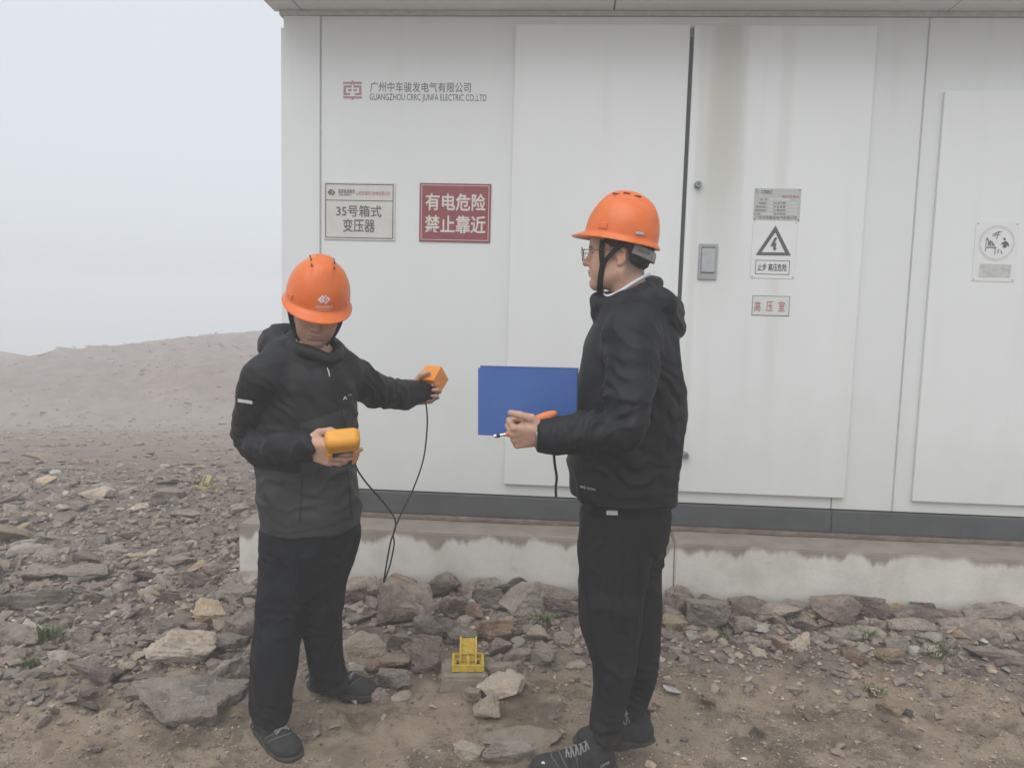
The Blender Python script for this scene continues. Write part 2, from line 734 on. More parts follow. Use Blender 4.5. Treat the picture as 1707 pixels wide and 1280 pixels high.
pathm = m.math('MULTIPLY', m.mask(m.math('ADD', sep.outputs[1], m.math('MULTIPLY', wob, 5.0)), 15, 19), m.mask(m.math('ADD', sep.outputs[1], m.math('MULTIPLY', wob, 5.0)), 25.0, 22.0))
c3 = m.mix(farm, c2, bankc)
c4 = m.mix(m.math('MULTIPLY', pathm, 0.6), c3, (0.36, 0.31, 0.255, 1))
# tiny pale grit and dark damp specks
spk = m.voro(co, 85)
c5 = m.mix(m.math('MULTIPLY', m.mask(spk, 0.16, 0.06), m.mask(m.noise(co, 9, 2), 0.52, 0.62)), c4, (0.45, 0.41, 0.36, 1))
dmp = m.noise(co, 2.3, 4, 0.6)
c6 = m.mix(m.math('MULTIPLY', m.mask(dmp, 0.50, 0.66), 0.62), c5, (0.20, 0.148, 0.104, 1))
m.color(c6)
b1 = m.bump(m.noise(co, 22, 7, 0.8), 0.9, 0.03)
m.bump(m.noise(co, 120, 5, 0.75), 0.8, 0.008, b1)
MAT_DIRT = m.m
ground = obj('ground', _v, _f, MAT_DIRT, smooth=True, origin=(0, 0, 0))
tag(ground, 'bare sandy ground with churned mud running up to a low earth bank', kind='structure')

# ================================================================== haze
mh = bpy.data.materials.new('haze_air')
mh.use_nodes = True
_t = mh.node_tree
_t.nodes.remove(_t.nodes['Principled BSDF'])
pv = _t.nodes.new('ShaderNodeVolumePrincipled')
pv.inputs['Color'].default_value = (0.97, 0.985, 1.0, 1)
HAZE = 0.0195
pv.inputs['Density'].default_value = HAZE
pv.inputs['Anisotropy'].default_value = 0.0
_t.links.new(pv.outputs[0], _t.nodes['Material Output'].inputs['Volume'])
hz = MB().box((0, 47, -6.0), 70, 60, 9.5).build('haze', mh)
tag(hz, 'pale even fog filling the air over the whole site', kind='stuff')

# ================================================================== cabinet
def wall_mat(name, base, streak=None):
    m = NT(name, 0.42, 0.4)
    co = m.coords('World')
    sep = m.n('SeparateXYZ')
    m.l(co, sep.inputs[0])
    s_ = m.math('ADD', m.math('MULTIPLY', sep.outputs[0], WT.x), m.math('MULTIPLY', sep.outputs[1], WT.y))
    z = sep.outputs[2]
    n1 = m.noise(co, 1.5, 5, 0.6, stretch=(1, 1, 0.5))
    run = m.noise(co, 9, 5, 0.6, stretch=(1, 1, 0.05))
    run2 = m.noise(co, 30, 4, 0.6, stretch=(1, 1, 0.02))
    b = base
    c = m.ramp(n1, [(0.3, tuple(x * 0.95 for x in b)), (0.7, b)])
    c = m.mix(m.math('MULTIPLY', m.mask(run, 0.52, 0.75), 0.22), c, tuple(x * y for x, y in zip(b, (0.80, 0.80, 0.76))))
    c = m.mix(m.math('MULTIPLY', m.mask(run2, 0.62, 0.85), 0.14), c, tuple(x * y for x, y in zip(b, (0.7, 0.69, 0.64))))
    # splash dirt low down, patchy
    low = m.math('MULTIPLY', m.mask(m.math('ADD', z, m.math('MULTIPLY', m.noise(co, 3.5, 5, 0.65), -0.9)), 0.75, -0.05), 0.55)
    c = m.mix(low, c, tuple(x * y for x, y in zip(b, (0.78, 0.76, 0.69))))
    if streak:
        for (s0, hw, amt, zlo, zhi) in streak:
            g = m.math('ABSOLUTE', m.math('SUBTRACT', m.math('ADD', s_, m.math('MULTIPLY', m.math('SUBTRACT', run, 0.5), hw * 1.2)), s0))
            k = m.math('MULTIPLY', m.mask(g, hw, hw * 0.15), amt)
            k = m.math('MULTIPLY', k, m.mask(z, zlo, zhi))
            c = m.mix(k, c, tuple(x * y for x, y in zip(b, (0.68, 0.65, 0.575))))
    sp = m.voro(co, 26)
    c = m.mix(m.math('MULTIPLY', m.mask(sp, 0.035, 0.02), m.mask(m.noise(co, 5, 2), 0.60, 0.66)), c, (0.2, 0.18, 0.16, 1))
    m.color(c)
    m.rough(m.ramp(n1, [(0.3, (0.36,) * 3), (0.7, (0.5,) * 3)]))
    b1 = m.bump(m.noise(co, 1.3, 3, 0.5), 0.16, 0.035)
    m.bump(m.noise(co, 260, 2), 0.04, 0.001, b1)
    return m.m


WH = (0.728, 0.745, 0.742)
M_WALL = wall_mat('white_panel_paint', WH)
M_DOOR = wall_mat('white_door_paint', (0.752, 0.770, 0.766), [(0.73, 0.15, 0.85, 1.25, 2.5), (1.02, 0.05, 0.22, 0.4, 1.6), (0.62, 0.03, 0.25, 0.6, 1.0)])
M_SOFFIT = wall_mat('soffit_paint', (0.74, 0.745, 0.74))
M_GAP = simple('dark_rubber_gap', (0.075, 0.077, 0.08), 0.8)
M_GASKET = simple('grey_gasket', (0.20, 0.205, 0.21), 0.7)
M_SEAM = simple('seam_shade_grey', (0.46, 0.465, 0.47), 0.7)  # shade of the panel joints put into the strip colour; gutter strip shares it

m = NT('grey_beam_paint', 0.5, 0.4)
co = m.coords('World')
c = m.ramp(m.noise(co, 4, 5, 0.6, stretch=(1, 1, 2)), [(0.3, (0.060, 0.063, 0.066)), (0.7, (0.092, 0.095, 0.098))])
c = m.mix(m.math('MULTIPLY', m.mask(m.noise(co, 18, 5, 0.7, stretch=(1, 1, 0.25)), 0.55, 0.75), 0.35), c, (0.125, 0.115, 0.105, 1))
m.color(c)
m.bump(m.noise(co, 9, 3), 0.12, 0.01)
M_BEAM = m.m
m = NT('rust_edge', 0.85, 0.2)
co = m.coords('World')
m.color(m.ramp(m.noise(co, 14, 5, 0.7, stretch=(1, 1, 3)), [(0.3, (0.12, 0.085, 0.068)), (0.5, (0.17, 0.135, 0.11)), (0.7, (0.25, 0.215, 0.165))]))
m.bump(m.noise(co, 60, 4), 0.4, 0.005)
M_RUST = m.m

AX = (WT, WN, Vector((0, 0, 1)))


def wbox(mb, s0, s1, z0, z1, w0, w1, bev=0.0):
    """box on the wall from s0..s1, z0..z1, depth w0 (front) .. w1 (back)"""
    return mb.box(wpt((s0 + s1) / 2, (z0 + z1) / 2, (w0 + w1) / 2), abs(s1 - s0) / 2, abs(w1 - w0) / 2, abs(z1 - z0) / 2, AX, bev)


def wpart(name, s0, s1, z0, z1, w0, w1, mat, parent, bev=0.003):
    return wbox(MB(), s0, s1, z0, z1, w0, w1, bev).build(name, mat, parent)


SL, SR = -1.456, 5.2
ZB, ZT = 0.506, 2.905
cab = thing('substation_cabinet', wpt(1.0, 0.37), 'white prefabricated steel substation cabinet with double doors on concrete plinth', 'cabinet')
WB = W_WALL + 2.6
wpart('wall_core', SL + 0.02, SR, ZB, ZT, W_WALL + 0.06, WB, M_WALL, cab)
wpart('corner_post', SL, -1.270, ZB + 0.002, ZT - 0.002, W_WALL - 0.004, W_WALL + 0.09, M_WALL, cab, 0.004)
wpart('corner_trim', SL - 0.026, SL - 0.005, ZB + 0.01, ZT - 0.05, W_WALL + 0.03, W_WALL + 0.10, M_SOFFIT, cab, 0.002)
pan_l = wpart('wall_panel', -1.262, 1.674, ZB + 0.003, ZT - 0.003, W_WALL, W_WALL + 0.05, M_WALL, cab, 0.003)
wpart('wall_panel', 1.682, 3.6, ZB + 0.003, ZT - 0.003, W_WALL, W_WALL + 0.05, M_WALL, cab, 0.003)
wpart('wall_panel', 3.608, SR, ZB + 0.003, ZT - 0.003, W_WALL, W_WALL + 0.05, M_WALL, cab, 0.003)
wpart('seam', -1.2695, -1.2625, ZB + 0.004, ZT - 0.004, W_WALL + 0.0025, W_WALL + 0.05, M_SEAM, cab, 0)
wpart('seam', 1.675, 1.6815, ZB + 0.004, ZT - 0.004, W_WALL + 0.0025, W_WALL + 0.05, M_SEAM, cab, 0)
# top gutter line and soffit panels of the overhanging roof
wpart('gutter_strip', SL - 0.02, SR, ZT - 0.001, ZT + 0.022, W_WALL - 0.010, W_WALL + 0.2, M_SEAM, cab, 0.002)
edges = [-1.512, -1.365, 0.186, 1.755, 3.30, 4.86]
for i in range(len(edges) - 1):
    wpart('soffit_panel', edges[i] + 0.003, edges[i + 1] - 0.003, ZT + 0.0235, ZT + 0.075, W_WALL - 0.36, W_WALL + 0.02, M_SOFFIT, cab, 0.004)
wpart('soffit_backing', -1.505, SR, ZT + 0.05, ZT + 0.09, W_WALL - 0.355, WB + 0.2, M_GASKET, cab, 0)
wpart('roof', -1.56, SR + 0.1, ZT + 0.092, ZT + 0.16, W_WALL - 0.42, WB + 0.3, M_SOFFIT, cab, 0.01)
# double door
dl = wpart('door', -0.289, 0.5545, 0.572, ZT - 0.045, W_WALL - 0.024, W_WALL - 0.001, M_DOOR, cab, 0.004)
dr = wpart('door', 0.5745, 1.432, 0.572, ZT - 0.048, W_WALL - 0.024, W_WALL - 0.001, M_DOOR, cab, 0.004)
wpart('door_gap', 0.556, 0.573, 0.575, ZT - 0.105, W_WALL - 0.012, W_WALL - 0.0015, M_GAP, cab, 0)
wpart('latch_plate', 0.558, 0.571, ZT - 0.104, ZT - 0.06, W_WALL - 0.017, W_WALL - 0.002, M_GASKET, cab, 0.001)
# access panel beyond the seam
wpart('access_panel', 1.765, 3.05, 0.570, 2.560, W_WALL - 0.022, W_WALL - 0.001, M_DOOR, cab, 0.005)
# short seam under the door frame
wpart('seam', 1.374, 1.379, ZB + 0.004, 0.565, W_WALL - 0.0025, W_WALL + 0.01, M_GASKET, cab, 0)
# base beam
wpart('base_beam', SL - 0.01, 1.376, 0.392, ZB - 0.002, W_WALL - 0.022, W_WALL + 0.3, M_BEAM, cab, 0.004)
wpart('base_beam', 1.379, SR, 0.392, ZB - 0.002, W_WALL - 0.0215, W_WALL + 0.3, M_BEAM, cab, 0.004)
wpart('base_flange', SL - 0.03, SR, 0.371, 0.3905, W_WALL - 0.05, W_WALL + 0.25, M_RUST, cab, 0.004)


def disc_knob(px, py, r, parent):
    s, z = wall_px(px, py, W_WALL - 0.04)
    mb = MB()
    c0 = wpt(s, z, W_WALL - 0.024)
    mb.tube([c0, c0 - WN * 0.012], r * 1.1, 20)
    mb.tube([c0 - WN * 0.012, c0 - WN * 0.027, c0 - WN * 0.031], [r, r, r * 0.8], 20)
    k = mb.build('lock_knob', M_STEEL, parent)
    mb = MB()
    mb.tube([c0 - WN * 0.0315, c0 - WN * 0.033], r * 0.42, 3)
    mb.build('key_socket', M_GAP, k)


M_STEEL = simple('dull_steel', (0.30, 0.31, 0.32), 0.38, 0.5, metal=0.85)
M_ZINC = simple('zinc_grey', (0.36, 0.375, 0.38), 0.45, 0.5, metal=0.4)
disc_knob(1164, 308, 0.0165, dr)
disc_knob(1142.5, 759, 0.0165, dr)


def wrect(px0, py0, px1, py1, wd=W_WALL - 0.024):
    a, b = wall_px(px0, py0, wd), wall_px(px1, py1, wd)
    return a[0], b[0], b[1], a[1]


# recessed flap handle
s0, s1 = 0.6465, 0.7385
z0, z1 = 1.645, 1.822
h = wpart('handle', s0, s1, z0, z1, W_WALL - 0.034, W_WALL - 0.0245, M_ZINC, dr, 0.004)
wpart('handle_recess', s0 + 0.012, s1 - 0.012, z0 + 0.030, z1 - 0.014, W_WALL - 0.0348, W_WALL - 0.0343, M_GASKET, h, 0)
wpart('handle_flap', s0 + 0.014, s1 - 0.012, z0 + 0.036, z1 - 0.026, W_WALL - 0.040, W_WALL - 0.0352, simple('flap_steel', (0.42, 0.435, 0.445), 0.4, 0.5, metal=0.3), h, 0.003)

# ------------------------------------------------------------------ lettering painted on the wall panel
def wtext(body, rect, mat, parent, name='lettering', wd=W_WALL, bold=0.0, dy=0.0):
    """rect = pixel box (x0,y0,x1,y1) at depth wd"""
    x0, y0, x1, y1 = rect
    v, f = text2d(body, bold)
    pts = []
    a = wall_px(x0, y1, wd)
    b = wall_px(x1, y0, wd)
    pts = [wpt(a[0] + (b[0] - a[0]) * q[0], a[1] + (b[1] - a[1]) * q[1], wd) for q in v]
    return obj(name, np.array([tuple(p) for p in pts]), [tuple(q)[::-1] if False else q for q in f], mat, parent)


def ink(name, col, rough=0.6):
    return simple(name, col, rough, 0.3, 0.10, 60)


K_GREY = ink('faded_black_ink', (0.12, 0.12, 0.125))
K_PINK = ink('faded_red_ink', (0.43, 0.25, 0.27))
K_DARK = ink('black_ink', (0.055, 0.055, 0.058))
K_RED = ink('red_ink', (0.42, 0.13, 0.13))
WP = W_WALL - 0.0012
# emblem: bars, split rounded frame, inner blocks
mb = MB()


def er(x0, y0, x1, y1, wd=WP):
    a, b = wall_px(x0, y1, wd), wall_px(x1, y0, wd)
    mb.poly([wpt(a[0], a[1], wd), wpt(b[0], a[1], wd), wpt(b[0], b[1], wd), wpt(a[0], b[1], wd)])


for x0, y0, x1, y1 in ((572, 137, 603, 140.5), (572, 161, 603, 164.5), (586, 134.5, 589, 137), (586, 164.5, 589, 167),
                       (572.5, 143, 586, 146.5), (589, 143, 602.5, 146.5), (572.5, 155.5, 584, 159), (591, 155.5, 602.5, 159),
                       (572.5, 146.5, 576.5, 155.5), (598.5, 146.5, 602.5, 155.5), (580, 149, 586, 152.5), (589, 149, 595, 152.5),
                       (584.5, 140.5, 586, 143), (589, 140.5, 590.5, 143)):
    er(x0, y0, x1, y1)
mb.build('emblem', K_PINK, pan_l)
wtext('广州中车骏发电气有限公司', (617, 138, 785, 153.5), K_GREY, pan_l, wd=WP)
wtext('GUANGZHOU CRRC JUNFA ELECTRIC CO.,LTD', (616, 158, 811, 170.5), K_GREY, pan_l, wd=WP)

# ------------------------------------------------------------------ signs
def plate(name, label, rect, mat, wfront, thick, tilt=0, cat='sign', bev=0.0015):
    x0, y0, x1, y1 = rect
    a, b = wall_px(x0, y1, wfront), wall_px(x1, y0, wfront)
    t = thing(name, wpt((a[0] + b[0]) / 2, a[1], wfront), label, cat)
    p = wbox(MB(), a[0], b[0], a[1], b[1], wfront, wfront + thick, bev).build('plate', mat, t)
    return t, (a[0], b[0], a[1], b[1])


def frame(t, r_, wd, ins, th, mat, name='border'):
    s0, s1, z0, z1 = r_
    s0, s1, z0, z1 = s0 + ins, s1 - ins, z0 + ins, z1 - ins
    q = MB()
    for (a, b, c, d) in ((s0, s1, z1 - th, z1), (s0, s1, z0, z0 + th), (s0, s0 + th, z0 + th, z1 - th), (s1 - th, s1, z0 + th, z1 - th)):
        q.poly([wpt(a, c, wd), wpt(b, c, wd), wpt(b, d, wd), wpt(a, d, wd)])
    return q.build(name, mat, t)


def screws(t, r_, wd, ins, rad, mat):
    s0, s1, z0, z1 = r_
    for s in (s0 + ins, s1 - ins):
        for z in (z0 + ins, z1 - ins):
            c0 = wpt(s, z, wd + 0.001)
            MB().tube([c0, c0 - WN * 0.003], [rad, rad * 0.75], 10).build('screw', mat, t)


M_PLATE = simple('brushed_aluminium_plate', (0.60, 0.585, 0.55), 0.5, 0.4, 0.06, 15)
M_REDP = simple('dark_red_plate', (0.27, 0.065, 0.075), 0.5, 0.4, 0.10, 12)
M_WHITEP = simple('white_plastic_plate', (0.72, 0.73, 0.725), 0.4, 0.4, 0.03, 12)
M_CREAM = ink('cream_lettering', (0.66, 0.60, 0.55))
M_ALU = simple('grey_nameplate', (0.47, 0.475, 0.465), 0.45, 0.4, 0.05, 20)

wf = W_WALL - 0.006
t, r_ = plate('equipment_sign', 'aluminium plate with dark bordered lettering and the number 35, beside the red warning sign', (539.5, 305, 659, 399), M_PLATE, wf, 0.005)
wd = wf - 0.0012
frame(t, r_, wd, 0.009, 0.0035, K_DARK)
a, b = wall_px(543, 334, wd), wall_px(655, 331.5, wd)
MB().poly([wpt(r_[0] + 0.0127, a[1], wd), wpt(r_[1] - 0.0127, a[1], wd), wpt(r_[1] - 0.0127, a[1] + 0.003, wd), wpt(r_[0] + 0.0127, a[1] + 0.003, wd)]).build('divider', K_DARK, t)
wtext('35号箱式', (560.5, 343, 636, 361), K_GREY, t, wd=wd, bold=0.012)
wtext('变压器', (571.5, 365.5, 625, 386.5), K_GREY, t, wd=wd, bold=0.012)
wtext('国家能源集团', (564, 316, 591.5, 322.5), K_DARK, t, wd=wd)
wtext('CHN ENERGY', (564.5, 323.5, 586, 326.5), K_DARK, t, wd=wd)
wtext('山西龙源风力发电有限公司', (593.5, 319.5, 649.5, 325.5), K_RED, t, wd=wd)


def chevrons(pts2px, name, mat, parent, fn):
    """woven double-chevron emblem in a unit box mapped by fn(u,v)"""
    q = MB()
    for poly in pts2px:
        q.poly([fn(u, v) for u, v in poly])
    return q.build(name, mat, parent)


CHEV = [[(0.0, 0.52), (0.36, 0.98), (0.47, 0.86), (0.22, 0.52), (0.42, 0.26), (0.34, 0.10)],
        [(0.30, 0.52), (0.62, 0.98), (0.70, 0.88), (0.46, 0.54), (0.60, 0.34), (0.50, 0.20)],
        [(0.58, 0.50), (0.78, 0.80), (1.0, 0.50), (0.64, 0.02), (0.56, 0.14), (0.82, 0.50), (0.76, 0.58), (0.66, 0.42)]]
chevrons(CHEV, 'emblem', K_DARK, t, lambda u, v: wpt(*wall_px(546 + 13 * u, 327 - 12 * v, wd), wd))

t, r_ = plate('warning_sign', 'dark red plate with two lines of large cream lettering and thin border', (698.5, 307, 819, 402.5), M_REDP, wf, 0.005)
frame(t, r_, wd, 0.009, 0.0028, M_CREAM)
wtext('有电危险', (709, 323.5, 810.5, 351), M_CREAM, t, wd=wd, bold=0.020)
wtext('禁止靠近', (708, 360.5, 810, 388), M_CREAM, t, wd=wd, bold=0.020)

WD0 = W_WALL - 0.024
wf = WD0 - 0.003
wd = wf - 0.0012
t, r_ = plate('name_plate', 'grey metal nameplate with rows of small data, riveted above the triangle sign', (1255.5, 315, 1336, 367.5), M_ALU, wf, 0.0025, cat='nameplate')
screws(t, r_, wf, 0.006, 0.0045, M_STEEL)
wtext('CRRC', (1269, 317.5, 1288, 323), K_DARK, t, wd=wd, bold=0.01)
mb = MB()
for k in range(6):
    a0, a1 = math.pi * k / 3 + 0.15, math.pi * (k + 1) / 3 - 0.15
    c0 = wall_px(1263, 320.5, wd)
    rr0, rr1 = 0.0062, 0.0085
    mb.poly([wpt(c0[0] + r__ * math.cos(a), c0[1] + r__ * math.sin(a), wd) for r__, a in ((rr0, a0), (rr1, a0), (rr1, a1), (rr0, a1))])
mb.build('emblem', K_GREY, t)
wtext('箱式变电站', (1304, 325.5, 1333, 330), K_RED, t, wd=wd)
M_FIELD = simple('pale_data_field', (0.56, 0.565, 0.555), 0.5)
rows = [(333, '型  号', 1267, 1279, 1281, 1316), (339, '额定容量', 1265.5, 1277, 1280, 1289), (345, '高压侧电压', 1260, 1277, 1279.5, 1288), (351, '低压侧电压', 1258, 1277, 1279, 1288), (357, '出厂编号', 1257, 1267, 1269, 1288)]
for k, (yy, tx, xa, xb, fa, fb) in enumerate(rows):
    wtext(tx, (xa, yy - 2, xb, yy + 1.6), K_GREY, t, wd=wd)
    mb = MB()
    er(fa, yy - 2.3, fb, yy + 2, wd)
    mb.build('data_field', M_FIELD, t)
    if k:
        wtext(['', 'kVA 出厂日期', 'kV 总 重 量', 'kV 额定频率', '执行标准'][k], (1290, yy - 2, 1309, yy + 1.6), K_GREY, t, wd=wd)
        mb = MB()
        er(1311, yy - 2.3, 1329, yy + 2, wd)
        mb.build('data_field', M_FIELD, t)
wtext('广州中车骏发电气有限公司', (1259, 361, 1328, 365), K_GREY, t, wd=wd)

t, r_ = plate('hazard_sign', 'white plate with black lightning triangle and boxed lettering below the nameplate', (1250.5, 368.5, 1330.5, 463.5), M_WHITEP, WD0 - 0.0025, 0.002)
wd = WD0 - 0.0037
screws(t, r_, WD0 - 0.0025, 0.009, 0.0032, M_STEEL)
K_SIGN = ink('sign_dark_grey', (0.115, 0.118, 0.122))


def wpoly(pts, mat, parent, name, wd_):
    return MB().poly([wpt(*wall_px(x, y, wd_), wd_) for x, y in pts]).build(name, mat, parent)


tri_o = [(1259.5, 425.5), (1318.5, 426.5), (1293, 376)]
tri_i = [(1269.5, 420.5), (1308.5, 421), (1292.5, 387.5)]
mb = MB()
for k in range(3):
    k2 = (k + 1) % 3
    mb.poly([wpt(*wall_px(*q, wd), wd) for q in (tri_o[k], tri_o[k2], tri_i[k2], tri_i[k])])
mb.build('triangle', K_SIGN, t)
mb = MB()
for pl in ([(1291.5, 396), (1296, 396.5), (1291.5, 405), (1284, 410.5)], [(1284, 410.5), (1291.5, 405), (1294.5, 404.5), (1289, 411)],
           [(1289.5, 409.5), (1294.5, 404.5), (1293, 413.5), (1290, 413)], [(1288, 412), (1295.5, 414), (1290.5, 419)]):
    mb.poly([wpt(*wall_px(*q, wd), wd) for q in pl])
mb.build('lightning_bolt', K_SIGN, t)
aa, bb = wall_px(1258.5, 457, wd), wall_px(1317, 434.5, wd)
frame(t, (aa[0], bb[0], aa[1], bb[1]), wd, 0, 0.0028, K_SIGN)
wtext('止步 高压危险', (1262.5, 440, 1312, 451.5), K_DARK, t, wd=wd, bold=0.012)

t, r_ = plate('room_sign', 'small pale plate with thin outline and red lettering below the triangle sign', (1252.5, 493.5, 1317.5, 525.5), simple('pale_sticker', (0.64, 0.645, 0.62), 0.5, 0.4, 0.03), WD0 - 0.0025, 0.002)
frame(t, r_, wd, 0.0015, 0.0018, K_GREY)
wtext('高', (1257, 502.5, 1268.5, 519), K_RED, t, wd=wd, bold=0.004)
wtext('压', (1277, 502.5, 1289, 519), K_RED, t, wd=wd, bold=0.004)
wtext('室', (1297, 502.5, 1309, 519), K_RED, t, wd=wd, bold=0.004)

WD1 = W_WALL - 0.022
t, r_ = plate('climbing_sign', 'white plate with a round no-climbing pictogram, screwed on the access panel', (1619.5, 371, 1699.5, 468.5), M_WHITEP, WD1 - 0.0025, 0.002)
wd = WD1 - 0.0037
screws(t, r_, WD1 - 0.0025, 0.009, 0.0035, M_STEEL)
K_PALE = ink('washed_grey_print', (0.60, 0.605, 0.605))
c0 = wall_px(1662, 405, wd)
mb = MB()
for k in range(40):
    a0, a1 = 2 * math.pi * k / 40, 2 * math.pi * (k + 1) / 40
    mb.poly([wpt(c0[0] + q * math.cos(a), c0[1] + q * math.sin(a), wd) for q, a in ((0.074, a0), (0.084, a0), (0.084, a1), (0.074, a1))])
mb.build('ring', K_PALE, t)
mb = MB()


def pic(pts):
    mb.poly([wpt(*wall_px(x, y, wd), wd) for x, y in pts])


for x0, y0, x1, y1, th in ((1644.5, 397, 1643, 419.5, 1.2), (1659, 411, 1658.5, 424, 1.2), (1644, 412.5, 1661, 413.5, 1.5), (1646, 396.5, 1650, 408, 1.6), (1655, 390, 1671, 386, 1.0), (1657, 394, 1664, 386, 1.0), (1661, 399, 1666, 385, 1.2), (1654, 393, 1668, 391, 1.0),
                           (1648, 401, 1648, 411, 1.6), (1651, 401.5, 1651, 411, 1.6), (1654, 402.5, 1654, 411, 1.6), (1657, 406, 1657, 411, 1.6), (1650, 400, 1658, 410, 1.0),
                           (1665, 415.5, 1663, 422, 1.6), (1668.5, 418, 1670.5, 423.5, 1.6)):
    d = Vector((x1 - x0, y1 - y0)).normalized()
    nx, ny = -d.y * th / 2, d.x * th / 2
    pic([(x0 + nx, y0 + ny), (x1 + nx, y1 + ny), (x1 - nx, y1 - ny), (x0 - nx, y0 - ny)])
pic([(1669, 406), (1676, 401.5), (1681, 405), (1682.5, 411), (1680, 411), (1678.5, 407.5), (1678, 412.5), (1673.5, 413.5), (1671, 411.5), (1673.5, 407), (1669.5, 408)])
pic([(1674.5 + 2.2 * math.cos(q * math.pi / 5), 398.5 + 2.2 * math.sin(q * math.pi / 5)) for q in range(10)])
mb.build('pictogram', K_SIGN, t)
mb = MB()
er(1632, 441, 1686, 461.5, wd)
mb.build('caption_field', simple('smeared_caption', (0.52, 0.525, 0.51), 0.5, 0.3, 0.18, 40), t)

# ================================================================== plinth
m = NT('stained_concrete', 0.85, 0.3)
co = m.coords('World')
sep = m.n('SeparateXYZ')
m.l(co, sep.inputs[0])
z = sep.outputs[2]
flat = m.n('Mapping')
flat.inputs['Scale'].default_value = (1, 1, 0)
m.l(co, flat.inputs['Vector'])
drip = m.noise(flat.outputs[0], 6.5, 4, 0.5)
drip2 = m.noise(flat.outputs[0], 3.2, 3, 0.5)
base = m.ramp(m.noise(co, 4.5, 6, 0.65), [(0.25, (0.48, 0.455, 0.41)), (0.5, (0.62, 0.592, 0.545)), (0.75, (0.68, 0.655, 0.61))])
base = m.mix(m.math('MULTIPLY', m.mask(m.noise(co, 16, 4, 0.6, stretch=(1, 1, 0.07)), 0.55, 0.75), 0.3), base, (0.48, 0.44, 0.39, 1))
base = m.mix(m.math('MULTIPLY', m.mask(m.noise(co, 7, 6, 0.7), 0.62, 0.72), 0.5), base, (0.30, 0.275, 0.24, 1))
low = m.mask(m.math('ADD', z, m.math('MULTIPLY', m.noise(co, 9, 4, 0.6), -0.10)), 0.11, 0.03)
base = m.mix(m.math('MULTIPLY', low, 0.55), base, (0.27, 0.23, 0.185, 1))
edge = m.math('SUBTRACT', 0.372, m.math('ADD', m.math('MULTIPLY', m.mask(drip, 0.36, 0.82), 0.085), m.math('MULTIPLY', m.mask(drip2, 0.40, 0.72), 0.03)))
wob = m.math('MULTIPLY', m.math('SUBTRACT', m.noise(co, 50, 4, 0.7), 0.5), 0.022)
wet = m.math('MULTIPLY', m.mask(m.math('SUBTRACT', m.math('ADD', z, wob), edge), -0.022, 0.016), 0.85)
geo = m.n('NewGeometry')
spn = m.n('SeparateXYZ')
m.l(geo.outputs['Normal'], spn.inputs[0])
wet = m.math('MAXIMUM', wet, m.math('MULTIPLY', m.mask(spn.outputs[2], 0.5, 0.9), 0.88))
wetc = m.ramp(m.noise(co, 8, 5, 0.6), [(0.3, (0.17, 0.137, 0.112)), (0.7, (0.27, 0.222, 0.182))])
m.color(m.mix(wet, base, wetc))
m.rough(m.ramp(wet, [(0.0, (0.88,) * 3), (1.0, (0.6,) * 3)]))
b1 = m.bump(m.noise(co, 35, 5, 0.7), 0.25, 0.008)
m.bump(m.voro(co, 40), 0.12, 0.004, b1)
M_CONC = m.m


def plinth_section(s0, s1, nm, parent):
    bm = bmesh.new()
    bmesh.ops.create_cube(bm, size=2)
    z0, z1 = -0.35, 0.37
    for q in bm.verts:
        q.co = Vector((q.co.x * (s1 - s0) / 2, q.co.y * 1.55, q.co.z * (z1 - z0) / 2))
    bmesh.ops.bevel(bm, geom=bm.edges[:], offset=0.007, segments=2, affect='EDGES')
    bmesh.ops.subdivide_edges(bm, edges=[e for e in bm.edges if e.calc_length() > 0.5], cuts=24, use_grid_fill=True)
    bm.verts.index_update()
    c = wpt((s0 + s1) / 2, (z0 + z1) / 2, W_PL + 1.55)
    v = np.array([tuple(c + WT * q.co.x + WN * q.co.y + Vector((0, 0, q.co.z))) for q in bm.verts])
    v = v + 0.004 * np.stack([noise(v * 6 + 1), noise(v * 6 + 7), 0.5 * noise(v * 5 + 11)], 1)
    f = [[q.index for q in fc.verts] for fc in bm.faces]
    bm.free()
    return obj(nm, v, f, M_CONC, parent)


pl = thing('concrete_plinth', wpt(1.5, -0.35, W_PL + 1.5), 'long pale concrete plinth with dark wet drips under the cabinet', 'plinth')
plinth_section(-1.60, 0.565, 'plinth_section', pl)
plinth_section(0.569, 2.9, 'plinth_section', pl)
plinth_section(2.904, 5.6, 'plinth_section', pl)

